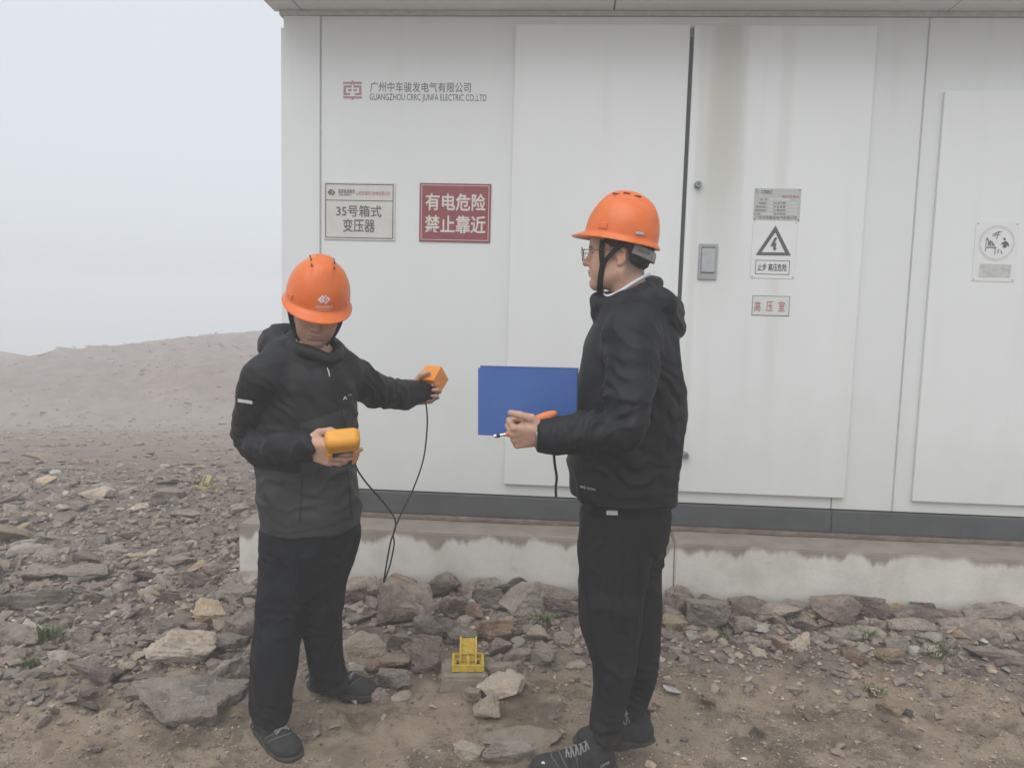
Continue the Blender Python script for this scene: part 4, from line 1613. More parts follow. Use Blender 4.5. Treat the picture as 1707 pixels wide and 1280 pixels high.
# ------------------------------------------------------------------ yellow brackets
m = NT('yellow_enamel', 0.5, 0.4)
co = m.coords('World')
c = m.ramp(m.noise(co, 40, 5, 0.7), [(0.3, (0.50, 0.33, 0.03)), (0.6, (0.62, 0.43, 0.045)), (0.8, (0.68, 0.50, 0.09))])
c = m.mix(m.math('MULTIPLY', m.mask(m.noise(co, 75, 5, 0.75), 0.53, 0.66), 0.8), c, (0.20, 0.14, 0.07, 1))
m.color(c)
m.bump(m.noise(co, 120, 3), 0.2, 0.003)
M_YEL = m.m
M_BOLT = simple('rusty_bolt', (0.10, 0.055, 0.03), 0.8, 0.3)


def bracket(base, s, rz, label, M_YEL):
    cr, sr = math.cos(rz), math.sin(rz)
    ex, ey, ez = Vector((cr, sr, 0)), Vector((-sr, cr, 0)), Vector((0, 0, 1))
    ax = (ex, ey, ez)
    L = lambda x, y, z: base + (ex * x + ey * y + ez * z) * s
    t = thing('yellow_bracket', base, label, 'bracket', 'yellow ground brackets')
    mb = MB()
    # base frame with raised rim
    mb.box(L(0, 0, 0.006), 0.062 * s, 0.055 * s, 0.006 * s, ax, 0.002 * s)
    for x in (-0.057, 0.057):
        mb.box(L(x, 0, 0.019), 0.005 * s, 0.055 * s, 0.0075 * s, ax, 0.0015 * s)
    for y in (-0.050, 0.050):
        mb.box(L(0, y, 0.0195), 0.0515 * s, 0.005 * s, 0.0075 * s, ax, 0.0015 * s)
    mb.build('base_frame', M_YEL, t)
    mb = MB()
    # upright channel leaning back
    lean = Vector((0, 0.48, 1)).normalized()
    up = ex * lean.x + ey * lean.y + ez * lean.z
    fw = up.cross(ex)
    ax2 = (ex, fw, up)
    c0 = L(0, 0.004, 0.012)
    mb.box(c0 + up * 0.046 * s + fw * 0.0, 0.026 * s, 0.003 * s, 0.044 * s, ax2, 0.001 * s)
    for x in (-0.030, 0.030):
        prof = [(-0.024, 0.0125), (0.012, 0.0125), (0.056, 0.0945), (0.030, 0.0945), (-0.004, 0.055)]
        va = [L(x - 0.0036, y_, z_) for y_, z_ in prof]
        vb = [L(x + 0.0036, y_, z_) for y_, z_ in prof]
        mb.add(va + vb, [(4, 3, 2, 1, 0), (5, 6, 7, 8, 9)] + [(k, (k + 1) % 5, 5 + (k + 1) % 5, 5 + k) for k in range(5)])
    mb.build('upright', M_YEL, t)
    mb = MB()
    mb.box(L(0, -0.022, 0.030), 0.0065 * s, 0.022 * s, 0.013 * s, ax, 0.003 * s)
    mb.build('rib', M_YEL, t)
    mb = MB()
    mb.tube([L(-0.034, 0.008, 0.045), L(0.034, 0.008, 0.045)], 0.005 * s, 10)
    mb.build('pivot_pin', M_YEL, t)
    for x in (-0.040, 0.040):
        mb = MB()
        mb.tube([L(x, -0.028, 0.0125), L(x, -0.028, 0.0225)], 0.008 * s, 6)
        mb.tube([L(x, -0.028, 0.0225), L(x, -0.028, 0.034)], 0.0042 * s, 8)
        mb.build('bolt', M_BOLT, t)
    return t


def rough_block(c, hx, hy, hz, rz, name, mat, label, cat):
    bm = bmesh.new()
    bmesh.ops.create_cube(bm, size=2)
    for q in bm.verts:
        q.co = Vector((q.co.x * hx, q.co.y * hy, q.co.z * hz))
    bmesh.ops.bevel(bm, geom=bm.edges[:], offset=0.010, segments=2, affect='EDGES')
    bmesh.ops.subdivide_edges(bm, edges=[e for e in bm.edges if e.calc_length() > 0.03], cuts=5, use_grid_fill=True)
    bm.verts.index_update()
    v = np.array([q.co[:] for q in bm.verts])
    v = v + 0.006 * np.stack([noise(v * 22 + 1), noise(v * 22 + 7), noise(v * 22 + 11)], 1)
    cr, sr = math.cos(rz), math.sin(rz)
    v = np.stack([v[:, 0] * cr - v[:, 1] * sr + c[0], v[:, 0] * sr + v[:, 1] * cr + c[1], v[:, 2] + c[2]], 1)
    o = obj(name, v, [[q.index for q in f.verts] for f in bm.faces], mat)
    bm.free()
    return tag(o, label, cat)


m = NT('muddy_concrete', 0.92, 0.25)
co = m.coords('World')
m.color(m.ramp(m.noise(co, 14, 6, 0.7), [(0.28, (0.20, 0.165, 0.125)), (0.5, (0.29, 0.25, 0.20)), (0.72, (0.38, 0.345, 0.29))]))
b1 = m.bump(m.noise(co, 60, 6, 0.75), 0.5, 0.012)
M_MUDC = m.m
rough_block((BRK1.x, BRK1.y, 0.012), 0.088, 0.085, 0.075, 0.05, 'concrete_block', M_MUDC, 'small muddy concrete block sunk in the ground below the yellow bracket', 'block')
bracket(Vector((BRK1.x + 0.012, BRK1.y + 0.012, 0.0905)), 1.0, 0.06, 'yellow steel bracket bolted to the muddy concrete block', M_YEL)
zb2 = gzf(BRK2.x, BRK2.y)
rough_block((BRK2.x, BRK2.y, zb2 - 0.03), 0.10, 0.10, 0.05, 0.3, 'concrete_block', M_MUDC, 'low muddy concrete pad out on the scree below the far yellow bracket', 'block')
bracket(Vector((BRK2.x, BRK2.y, zb2 + 0.0235)), 1.05, -0.35, 'haze-paled yellow steel bracket far out on the stony scree', simple('hazed_yellow_paint', (0.42, 0.36, 0.19), 0.9, 0.25, 0.2, 40))  # paler copy of the bracket yellow, distance haze put into the colour

# ================================================================== people
def basis(f, up):
    """columns: person's right, forward, up"""
    f = Vector(f).normalized()
    up = Vector(up)
    rt = f.cross(up).normalized()
    u = rt.cross(f).normalized()
    return np.array([[rt[i], f[i], u[i]] for i in range(3)])


def xf(v, B, o):
    return np.asarray(v) @ B.T + np.array(o)


M3 = lambda ax, a: np.array(Matrix.Rotation(a, 3, ax))

# ------------------------------------------------------------------ materials
m = NT('skin', 0.55, 0.35)
at = m.n('Attribute', attribute_name='tone')
co = m.coords('World')
c = m.mix(0.5, at.outputs['Color'], m.ramp(m.noise(co, 55, 4, 0.6), [(0.3, (0.86, 0.82, 0.80)), (0.7, (1.1, 1.1, 1.1))]), 'MULTIPLY')
m.color(c)
m.b.inputs['Subsurface Weight'].default_value = 0.12
m.b.inputs['Subsurface Radius'].default_value = (0.012, 0.005, 0.003)
m.bump(m.noise(co, 420, 3), 0.10, 0.001)
M_SKIN = m.m


def cloth(name, rough=0.85, weave=900, sheen=0.0):
    m = NT(name, rough, 0.28)
    at = m.n('Attribute', attribute_name='tone')
    co = m.coords('World')
    n1 = m.noise(co, 14, 5, 0.65)
    c = m.mix(0.7, at.outputs['Color'], m.ramp(n1, [(0.3, (0.78,) * 3), (0.7, (1.22,) * 3)]), 'MULTIPLY')
    # dust and lint
    c = m.mix(m.math('MULTIPLY', m.mask(m.noise(co, 38, 6, 0.75), 0.60, 0.80), 0.10), c, (0.16, 0.145, 0.125, 1))
    m.color(c)
    m.b.inputs['Sheen Weight'].default_value = sheen
    m.b.inputs['Sheen Roughness'].default_value = 0.5
    b1 = m.bump(m.noise(co, 16, 4, 0.55, dist=0.8), 0.22, 0.012)
    m.bump(m.noise(co, weave, 2), 0.12, 0.0008, b1)
    return m.m


M_SHELL = cloth('soft_shell_cloth', 0.58)
M_TROUSER = cloth('trouser_cloth', 0.72, 1200)
m = NT('hair', 0.6, 0.4)
co = m.coords('World')
m.color(m.ramp(m.noise(co, 240, 3, 0.6, stretch=(1, 1, 0.3)), [(0.3, (0.012, 0.011, 0.011)), (0.7, (0.045, 0.042, 0.040))]))
m.bump(m.noise(co, 500, 3, 0.6, stretch=(1, 1, 0.25)), 0.7, 0.003)
M_HAIR = m.m
m = NT('orange_helmet_shell', 0.33, 0.5)
co = m.coords('World')
c = m.ramp(m.noise(co, 18, 5, 0.6), [(0.3, (0.70, 0.142, 0.022)), (0.7, (0.78, 0.175, 0.032))])
c = m.mix(m.math('MULTIPLY', m.mask(m.noise(co, 60, 6, 0.8), 0.58, 0.76), 0.35), c, (0.58, 0.24, 0.12, 1))
c = m.mix(m.math('MULTIPLY', m.mask(m.noise(co, 40, 3, 0.6, stretch=(1, 9, 3)), 0.68, 0.74), 0.5), c, (0.80, 0.34, 0.17, 1))
c = m.mix(m.math('MULTIPLY', m.mask(m.noise(co, 11, 5, 0.7), 0.55, 0.75), 0.22), c, (0.50, 0.26, 0.16, 1))
m.color(c)
m.rough(m.ramp(m.noise(co, 30, 4), [(0.3, (0.27,) * 3), (0.7, (0.42,) * 3)]))
M_HELM = m.m
M_STRAP = simple('black_webbing', (0.018, 0.018, 0.019), 0.85, 0.3, bump=0.5, bscale=900)
M_BAND = simple('grey_ratchet_band', (0.27, 0.255, 0.25), 0.55, 0.4)
M_VENT = simple('dark_vent_slot', (0.16, 0.03, 0.008), 0.8)
M_WHITE = simple('white_print', (0.74, 0.73, 0.72), 0.55, 0.3, 0.05)
M_SHIRT = simple('white_shirt_cloth', (0.70, 0.72, 0.76), 0.8, 0.3, 0.05, bump=0.2)
M_REFL = simple('silver_reflective_tape', (0.62, 0.63, 0.62), 0.45, 0.5, 0.06)
M_ZIP = simple('black_zip', (0.012, 0.012, 0.013), 0.6, 0.4)
M_EYE = simple('eye_white', (0.36, 0.33, 0.30), 0.25, 0.5, 0.05)
M_IRIS = simple('dark_iris', (0.015, 0.010, 0.008), 0.2, 0.5)
M_SOLE = simple('black_rubber_sole', (0.055, 0.050, 0.045), 0.9, 0.3, 0.3, 40, bump=0.4, bscale=150)
M_SHOE = simple('dark_grey_suede', (0.038, 0.037, 0.037), 0.9, 0.25, 0.35, 25, bump=0.4, bscale=300)
M_STITCH = simple('grey_stitching', (0.12, 0.115, 0.11), 0.8)
M_LACE = simple('speckled_lace', (0.25, 0.25, 0.25), 0.8, 0.3, 0.8, 300)

SKIN = np.array([0.52, 0.325, 0.245])


# ------------------------------------------------------------------ head
def make_head(B, o, slim=1.0, skin=SKIN, stubble=True, mouth_open=0.0, neck_to=None, brow=1.0):
    """returns world verts, faces, colours of head and neck; local: x right, y forward, z up, origin between the ears at eye level"""
    F = Field((-0.105, -0.135, -0.235), (0.105, 0.135, 0.13), 0.0022)
    e = F.ell
    e((0, -0.012, 0.030), (0.0745, 0.094, 0.088), 0.02)
    e((0, 0.030, -0.045), (0.058, 0.054, 0.070), 0.045)
    F.cone((0.052, -0.006, -0.062), (0.020, 0.066, -0.098), 0.019, 0.016, 0.03)
    F.cone((-0.052, -0.006, -0.062), (-0.020, 0.066, -0.098), 0.019, 0.016, 0.03)
    e((0, 0.070, -0.100), (0.021, 0.017, 0.017), 0.022)
    e((0, 0.070, 0.040), (0.056, 0.020, 0.034), 0.03)       # forehead
    for s in (-1, 1):
        e((0.046 * s, 0.056, -0.022), (0.021, 0.020, 0.018), 0.025)          # cheekbone
        F.cone((0.012 * s, 0.083, 0.017), (0.048 * s, 0.066, 0.016), 0.0085 * brow, 0.007, 0.016)   # brow
        e((0.038 * s, 0.060, -0.052), (0.020, 0.020, 0.026), 0.03)           # cheek
    for s in (-1, 1):
        e((0.031 * s, 0.099, -0.002), (0.017, 0.014, 0.011), 0.012, 'sub')   # socket
        e((0.031 * s, 0.0725, -0.002), (0.0150, 0.0125, 0.0118), 0.004)      # lidded eyeball
        F.cone((0.018 * s, 0.0828, -0.0015), (0.044 * s, 0.077, -0.001), 0.0022, 0.002, 0.002, 'sub')   # eye slit
        F.cone((0.016 * s, 0.084, 0.0045), (0.044 * s, 0.079, 0.0040), 0.0022, 0.0018, 0.003)           # upper lid fold
    # nose
    F.cone((0, 0.084, 0.006), (0, 0.103, -0.030), 0.0075, 0.0100, 0.014)
    e((0, 0.1065, -0.034), (0.0105, 0.0095, 0.0085), 0.008)
    for s in (-1, 1):
        e((0.0125 * s, 0.094, -0.036), (0.0075, 0.0085, 0.0070), 0.007)
        e((0.0065 * s, 0.101, -0.0425), (0.0032, 0.0045, 0.003), 0.003, 'sub')
    # muzzle and lips
    e((0, 0.074, -0.064), (0.027, 0.018, 0.022), 0.02)
    F.cone((-0.017, 0.0865, -0.0605), (0.017, 0.0865, -0.0605), 0.0048, 0.0048, 0.007)
    e((0, 0.0925, -0.0600), (0.010, 0.0045, 0.0045), 0.006)
    F.cone((-0.014, 0.0865, -0.0715), (0.014, 0.0865, -0.0715), 0.0056, 0.0056, 0.007)
    F.cone((-0.022, 0.090, -0.0660), (0.022, 0.090, -0.0660), 0.0016 + mouth_open, 0.0016 + mouth_open, 0.003, 'sub')
    e((0, 0.088, -0.083), (0.020, 0.007, 0.0045), 0.008, 'sub')
    # ears
    for s in (-1, 1):
        A = M3('Z', 0.38 * s) @ M3('X', -0.18)
        c = np.array([0.0745 * s, -0.012, -0.010])
        e(c, (0.0085, 0.0175, 0.0300), 0.006, 'add', A)
        e(c + np.array([0.0085 * s, 0.003, 0.004]), (0.0055, 0.0105, 0.0185), 0.004, 'sub', A)
        e(c + np.array([0.002 * s, 0.004, -0.026]), (0.006, 0.008, 0.008), 0.005)
    # neck
    nt_ = np.array(neck_to) if neck_to is not None else np.array([0, -0.035, -0.21])
    F.cone((0, -0.028, -0.055), nt_, 0.053, 0.060, 0.035)
    for s in (-1, 1):
        F.cone((0.045 * s, -0.03, -0.06), (nt_[0] + 0.012 * s, nt_[1] + 0.05, nt_[2]), 0.014, 0.014, 0.03)
    v, f = F.mesh(1)
    v[:, 0] *= slim
    x, y, z = v[:, 0], v[:, 1], v[:, 2]
    col = np.tile(skin, (len(v), 1))

    def tint(msk, c):
        nonlocal col
        msk = np.clip(msk, 0, 1)[:, None]
        col = col * (1 - msk) + np.array(c) * msk
    g = lambda cx, cy, cz, rx, ry, rz: np.exp(-(((x - cx) / rx) ** 2 + ((y - cy) / ry) ** 2 + ((z - cz) / rz) ** 2))
    tint(0.55 * g(0, 0.09, -0.066, 0.024, 0.02, 0.0095), skin * np.array([0.86, 0.52, 0.55]))
    tint(0.35 * (g(0.045, 0.06, -0.03, 0.03, 0.03, 0.02) + g(-0.045, 0.06, -0.03, 0.03, 0.03, 0.02) + g(0, 0.105, -0.034, 0.015, 0.02, 0.015)), skin * np.array([1.0, 0.72, 0.68]))
    tint(0.4 * (g(0.082, -0.012, -0.01, 0.02, 0.03, 0.035) + g(-0.082, -0.012, -0.01, 0.02, 0.03, 0.035)), skin * np.array([1.0, 0.70, 0.64]))
    for s in (-1, 1):
        bz = 0.0175 + 0.10 * np.clip(np.abs(x) - 0.03, 0, 1) * -1
        bm_ = np.exp(-((z - bz) / 0.0042) ** 2) * sstep(0.010, 0.016, x * s) * (1 - sstep(0.046, 0.054, x * s)) * (y > 0.04)
        tint(1.1 * bm_ * (0.8 + 0.4 * noise(v * 700)), (0.03, 0.024, 0.02))
        tint(0.9 * np.exp(-((z + 0.0012) / 0.0017) ** 2) * sstep(0.016, 0.019, x * s) * (1 - sstep(0.044, 0.047, x * s)) * (y > 0.06), (0.03, 0.022, 0.02))
    # cropped hair shading on the scalp, fading to the nape and sideburns
    hl = sstep(0.012, -0.012, y - 0.030) * sstep(-0.075, -0.02, z + 0.35 * np.clip(y, -0.2, 0.02) * -0.3)
    side = sstep(0.0, -0.02, y + 0.012 + 0.0 * z) * sstep(-0.100, -0.035, z)
    front = sstep(0.055, 0.075, z)
    burn = np.exp(-((y - 0.014) / 0.011) ** 2) * sstep(-0.036, -0.010, z) * (np.abs(x) > 0.05)
    earm = 1 - np.clip(1.6 * (g(0.08, -0.012, -0.012, 0.013, 0.023, 0.032) + g(-0.08, -0.012, -0.012, 0.013, 0.023, 0.032)), 0, 1)
    top = sstep(0.018, 0.040, z) * sstep(0.045, 0.030, y)
    hm = np.maximum.reduce([side, front, burn, top]) * earm
    tint(0.90 * hm * (0.85 + 0.25 * noise(v * 500)), (0.035, 0.030, 0.028))
    if stubble:
        beard = sstep(-0.045, -0.075, z) * sstep(-0.02, 0.03, y) * sstep(-0.135, -0.105, z)
        must = g(0, 0.088, -0.052, 0.026, 0.02, 0.006)
        tint(0.16 * np.maximum(beard, must) * (0.8 + 0.5 * noise(v * 600)), (0.07, 0.06, 0.055))
    return xf(v * 0.95, B, o), f, np.concatenate([col, np.ones((len(v), 1))], 1)


# ------------------------------------------------------------------ hand
def hand_field(B, o, curls, thumb, side=1, spread=0.10, size=1.0, res=0.0019, finger_len=None):
    """local: fingers along +y, palm faces -z, thumb on side*x. curls: 4 x (mcp, pip, dip) degrees; thumb: (base dir, mid dir, tip dir)"""
    F = Field((-0.11, -0.09, -0.13), (0.11, 0.21, 0.085), res)
    sx = side
    # palm
    F.cone((0.0, -0.022, 0), (0, 0.0, 0.0), 0.026, 0.027, 0.02)
    base = [(0.030, 0.088), (0.010, 0.092), (-0.011, 0.088), (-0.030, 0.080)]
    for bx, by in base:
        F.cone((bx * 0.55 * sx, 0.004, 0.001), (bx * sx, by, 0.002), 0.0155, 0.0105, 0.014)
    F.cone((0.018 * sx, 0.016, -0.010), (0.030 * sx, 0.055, -0.012), 0.016, 0.014, 0.016)
    F.cone((-0.020 * sx, 0.015, -0.008), (-0.026 * sx, 0.060, -0.008), 0.014, 0.012, 0.014)
    L = finger_len or [(0.043, 0.026, 0.020), (0.047, 0.030, 0.021), (0.044, 0.028, 0.021), (0.035, 0.021, 0.018)]
    Rr = [(0.0098, 0.0090, 0.0080, 0.0066), (0.0100, 0.0092, 0.0082, 0.0068), (0.0095, 0.0087, 0.0078, 0.0064), (0.0086, 0.0078, 0.0070, 0.0058)]
    for i in range(4):
        p = np.array([base[i][0] * sx, base[i][1], 0.002])
        yaw = -spread * (1.5 - i) / 1.5 * sx
        a = 0
        pts, rr = [p], [Rr[i][0]]
        for j in range(3):
            a += R(curls[i][j])
            d = np.array([-math.sin(yaw) * math.cos(a), math.cos(a) * math.cos(yaw), -math.sin(a)])
            p = p + d * L[i][j]
            pts.append(p)
            rr.append(Rr[i][j + 1])
        for j in range(3):
            F.cone(pts[j], pts[j + 1], rr[j], rr[j + 1], 0.006 if j == 0 else 0.0025)
            if j:
                F.ell(pts[j], (rr[j] * 1.06,) * 3, 0.003)
    p = np.array([0.022 * sx, 0.010, -0.008])
    rr = (0.0150, 0.0125, 0.0112, 0.0092)
    for j, (dx, dy, dz, l) in enumerate(thumb):
        d = np.array([dx * sx, dy, dz], float)
        d /= np.linalg.norm(d)
        q = p + d * l
        F.cone(p, q, rr[j], rr[j + 1], 0.012 if j == 0 else 0.004)
        p = q
    v, f = F.mesh(1)
    col = np.tile(SKIN * np.array([1.02, 1.0, 1.0]), (len(v), 1))
    n = vnorm(v, f)
    kn = np.clip(noise(v * 90) * 0.5, -0.2, 0.3)[:, None]
    col = col * (1 - 0.25 * kn)
    if size != 1.0:
        v = v * size
    return xf(v, B, o), f, np.concatenate([col, np.ones((len(v), 1))], 1)


def merge(parts):
    V, Fq, C = [], [], []
    n = 0
    for v, f, c in parts:
        V.append(v)
        Fq.append(f + n)
        C.append(c)
        n += len(v)
    return np.concatenate(V), np.concatenate(Fq), np.concatenate(C)


def core_body(chains, skin=SKIN):
    pts = np.array([p for ch, rr in chains for p in ch])
    F = Field(pts.min(0) - 0.2, pts.max(0) + 0.2, 0.013)
    for ch, rr in chains:
        F.chain(ch, rr, 0.03)
    v, f = F.mesh(1)
    return v, f, np.tile(np.array([*skin, 1]), (len(v), 1))


# ------------------------------------------------------------------ helmet
def make_helmet(person, B, o, tilt, front_emblem, lift=0.055):
    """hard hat with raised crest, brim, gutter rim, vents; local frame as the head, tilted about x"""
    T = M3('X', tilt)
    W = lambda v: xf(np.asarray(v) @ T.T + np.array([0, -0.008, lift]), B, o)
    nt_, nr = 96, 26
    V = []
    ax, ay, az = 0.101, 0.114, 0.126
    ths = [2 * math.pi * i / nt_ for i in range(nt_)]

    def crest(x, y, z):
        wdt = 0.030 + 0.010 * (0.5 - y / 0.25)
        yy = (y + 0.012) / 0.108
        k = max(0.0, 1 - yy * yy)
        e = 1 / (1 + math.exp(-(wdt - abs(x)) / 0.0022))
        side = 0.010 * e * min(1, k * 1.8)
        return side

    for j in range(nr):
        ph = (j / (nr - 1)) ** 0.9 * math.pi / 2
        for th in ths:
            cs, sn = math.cos(th), math.sin(th)
            rr = math.sin(ph) ** 0.92
            x, y, z = ax * cs * rr, ay * sn * rr, az * max(0.0, math.cos(ph)) ** 0.94
            z += crest(x, y, z)
            # shallow temple dent above the rim on both sides
            V.append((x, y, z))
    # rim flange and brim
    def ext(th):
        fr = max(0.0, math.sin(th))
        return 0.010 + 0.029 * fr ** 2.2

    prof = [(0.0, -0.004), (0.12, -0.0075), (0.45, -0.0105), (0.8, -0.014), (1.0, -0.0155), (1.0, -0.0195), (0.8, -0.0178), (0.4, -0.0145), (0.06, -0.012), (0.0, -0.006)]
    for k, dz in prof:
        for th in ths:
            cs, sn = math.cos(th), math.sin(th)
            e = ext(th) * k
            fr = max(0.0, sn)
            q = 1.0 - (0.004 if k == 0 and dz < -0.005 else 0) / 0.11
            nx, ny = cs / ax, sn / ay
            L = math.hypot(nx, ny)
            x, y = ax * cs * q + nx / L * e, ay * sn * q + ny / L * e
            droop = -0.010 * k * fr ** 2 - 0.004 * k * (1 - fr)
            V.append((x, y, dz + droop))
    # inner shell
    for j in range(nr - 1, -1, -4):
        ph = (j / (nr - 1)) ** 0.9 * math.pi / 2
        for th in ths:
            cs, sn = math.cos(th), math.sin(th)
            rr = math.sin(ph) ** 0.92
            V.append(((ax - 0.004) * cs * rr, (ay - 0.004) * sn * rr, (az - 0.004) * max(0.0, math.cos(ph)) ** 0.94 - 0.002))
    rows = len(V) // nt_
    F = []
    for j in range(rows - 1):
        for i in range(nt_):
            a, b = j * nt_ + i, j * nt_ + (i + 1) % nt_
            F.append((a, a + nt_, b + nt_, b))
    hat = obj('hard_hat', W(V), F, M_HELM, person, smooth=True)
    hat.data.set_sharp_from_angle(angle=R(50))
    # slot clips low on both sides
    for s in (-1, 1):
        for yy in (0.055, -0.060):
            mb = MB()
            xx = ax * math.sqrt(max(0.0, 1 - (yy / ay) ** 2)) * s
            nrm = Vector((xx / ax ** 2, yy / ay ** 2, 0)).normalized()
            tan = Vector((-nrm.y, nrm.x, 0))
            mb.box(Vector((xx, yy, 0.012)) - nrm * 0.001, 0.015, 0.0042, 0.0085, (tan, nrm, Vector((0, 0, 1))), 0.002)
            obj('clip_housing', W([tuple(q) for q in mb.v]), mb.f, M_HELM, hat, smooth=False)
    # vent slots along the crest edges
    for s in (-1, 1):
        for yy in (0.040, 0.008, -0.026):
            wdt = 0.030 + 0.010 * (0.5 - yy / 0.25)
            x = (wdt + 0.001) * s
            q = math.hypot(x / ax, yy / ay)
            ph = math.asin(min(1, q ** (1 / 0.92)))
            z = az * math.cos(ph) ** 0.94 + 0.0045
            mb = MB()
            mb.box((x, yy, z), 0.0022, 0.0105, 0.0022, None, 0.0008)
            obj('vent', W([tuple(k) for k in mb.v]), mb.f, M_VENT, hat)
    return hat, W


def ring_strap(pts, wdt, thick, name, mat, parent, side):
    mb = MB()
    mb.tube(spline(pts, 5), wdt, 8, True, thick / wdt, side)
    return mb.build(name, mat, parent, smooth=True)


def bvh_of(*objs):
    V, F = [], []
    n = 0
    for o in objs:
        me = o.data
        c = np.array(WLOC[o.name])
        v = np.array([q.co[:] for q in me.vertices]) + c
        V += [Vector(q) for q in v]
        F += [tuple(i + n for i in p.vertices) for p in me.polygons]
        n += len(v)
    return BVHTree.FromPolygons(V, F)


def hit(bvh, px_, py_, off=0.0015):
    d = ray(px_, py_).normalized()
    loc, nrm, idx, dist = bvh.ray_cast(Vector((0, 0, CAM_H)), d)
    if loc is None:
        return None
    return loc + (nrm if nrm.dot(d) < 0 else -nrm) * off


def seam(bvh, pts, rad, name, mat, parent, off=0.0005, n=7):
    q = []
    for i in range(len(pts) - 1):
        for k in range(n):
            t = k / n
            h_ = hit(bvh, pts[i][0] + (pts[i + 1][0] - pts[i][0]) * t, pts[i][1] + (pts[i + 1][1] - pts[i][1]) * t, off)
            if h_ is not None:
                q.append(h_)
    if len(q) > 2:
        return MB().tube(q, rad, 6, True, 0.6).build(name, mat, parent, smooth=True)


def decal(bvh, fn, v2, f2, name, mat, parent, off=0.0018):
    """flat print draped onto a surface; fn maps unit coords to pixels"""
    pts = []
    for u, v in v2:
        h_ = hit(bvh, *fn(u, v), off)
        if h_ is None:
            return None
        pts.append(tuple(h_))
    return obj(name, np.array(pts), f2, mat, parent)


def gridpatch(nu, nv):
    v = [(i / nu, j / nv) for j in range(nv + 1) for i in range(nu + 1)]
    f = [(j * (nu + 1) + i, j * (nu + 1) + i + 1, (j + 1) * (nu + 1) + i + 1, (j + 1) * (nu + 1) + i) for j in range(nv) for i in range(nu)]
    return v, f


def bvh_local(v, f):
    return BVHTree.FromPolygons([Vector(p) for p in v], [tuple(q) for q in f])


def make_shoe(person, heel, toe, z, parent_name='shoe', lace=True, wide=1.0, ankle_h=0.10, lace0=0.104):
    """heel and toe are ground points (x,y)"""
    hv, tv = Vector((*heel, z)), Vector((*toe, z))
    L = (tv - hv).length
    f = (tv - hv).normalized()
    B = basis(f, (0, 0, 1))
    S = L / 0.285
    o = np.array(hv)
    F = Field((-0.08, -0.03, -0.01), (0.08, 0.32, 0.18), 0.0035)
    # upper
    F.ell((0, 0.062, 0.050), (0.037 * wide, 0.060, 0.050), 0.02)
    F.ell((0.002, 0.185, 0.034), (0.045 * wide, 0.092, 0.032), 0.03)
    F.ell((0.002, 0.235, 0.032), (0.040 * wide, 0.046, 0.026), 0.02)
    F.cone((0, 0.060, 0.06), (0, 0.058, ankle_h + 0.02), 0.039, 0.040, 0.02)
    F.cone((0, 0.085, 0.075), (0.0, 0.185, 0.055), 0.030, 0.024, 0.02)
    F.plane((0, 0, 0.014), (0, 0, -1), 0.002)
    F.ell((0, 0.052, ankle_h + 0.045), (0.032, 0.036, 0.05), 0.004, 'sub')
    v, fc = F.mesh(2)
    n = vnorm(v, fc)
    d = 0.0016 * np.sin(v[:, 1] * 190 + 3 * noise(v * 20)) * sstep(0.10, 0.13, v[:, 1]) * (1 - sstep(0.17, 0.2, v[:, 1])) + 0.002 * fbm(v * 28, 3)
    v = v + n * d[:, None]
    v0, fc0 = v, fc
    up = obj(parent_name, xf(v * S, B, o), fc, M_SHOE, person, smooth=True)
    # sole with toe spring and lugs
    F = Field((-0.08, -0.03, -0.012), (0.08, 0.33, 0.06), 0.003)
    F.loft([(-0.001, 0, 0.060, 0.037 * wide, 0.062), (0.026, 0, 0.060, 0.040 * wide, 0.066)], 0.004, 2.6, 1)
    F.loft([(-0.001, 0.002, 0.205, 0.047 * wide, 0.086), (0.024, 0.002, 0.205, 0.050 * wide, 0.090)], 0.02, 2.3, 1)
    F.loft([(0.001, 0.0, 0.13, 0.038 * wide, 0.05), (0.024, 0.0, 0.13, 0.040 * wide, 0.05)], 0.02, 2.4, 1)
    for k in range(11):
        F.cone((-0.07, 0.012 + k * 0.027, -0.002), (0.07, 0.012 + k * 0.027, -0.002), 0.0045, None, 0.002, 'sub')
    v, fc = F.mesh(1)
    obj('sole', xf(v * S, B, o), fc, M_SOLE, up, smooth=True)
    bvs = bvh_local(v0, fc0)
    for rowy, lft in ((0.218, 0.0), (0.192, 0.0), (0.150, 0.0)):
        pts = []
        for k in range(15):
            x = -0.05 + 0.1 * k / 14
            yy = rowy - (x / 0.05) ** 2 * 0.030
            h_ = bvs.ray_cast(Vector((x, yy, 0.2)), Vector((0, 0, -1)))[0]
            if h_ is not None and h_.z > 0.02:
                pts.append(Vector(xf(np.array(h_ + Vector((0, 0, 0.0006))) * S, B, o)))
        if len(pts) > 3:
            MB().tube(pts, 0.0022, 6).build('stitching', M_STITCH, up, smooth=True)
    if lace:
        for k in range(5):
            y = lace0 + k * 0.016
            for sg in (-1, 1):
                pts = []
                for q in range(9):
                    x = -0.024 + 0.048 * q / 8
                    h_ = bvs.ray_cast(Vector((x, y + sg * x * 0.22, 0.2)), Vector((0, 0, -1)))[0]
                    if h_ is not None:
                        pts.append(Vector(xf(np.array(h_ + Vector((0, 0, 0.0012))) * S, B, o)))
                if len(pts) > 3:
                    MB().tube(pts, 0.0026 * S, 6).build('lace', M_LACE, up, smooth=True)
    return up, B, o, S


def px_stations(rows):
    """(py, xl, xr, Y, half_depth) -> loft stations in world coordinates"""
    st = []
    for py, xl, xr, Y, hd in rows:
        xl, xr = xl + 3, xr - 3
        a, b = P(xl, py, Y), P(xr, py, Y)
        st.append(((a.z + b.z) / 2, (a.x + b.x) / 2, Y, (b.x - a.x) / 2, hd))
    return st


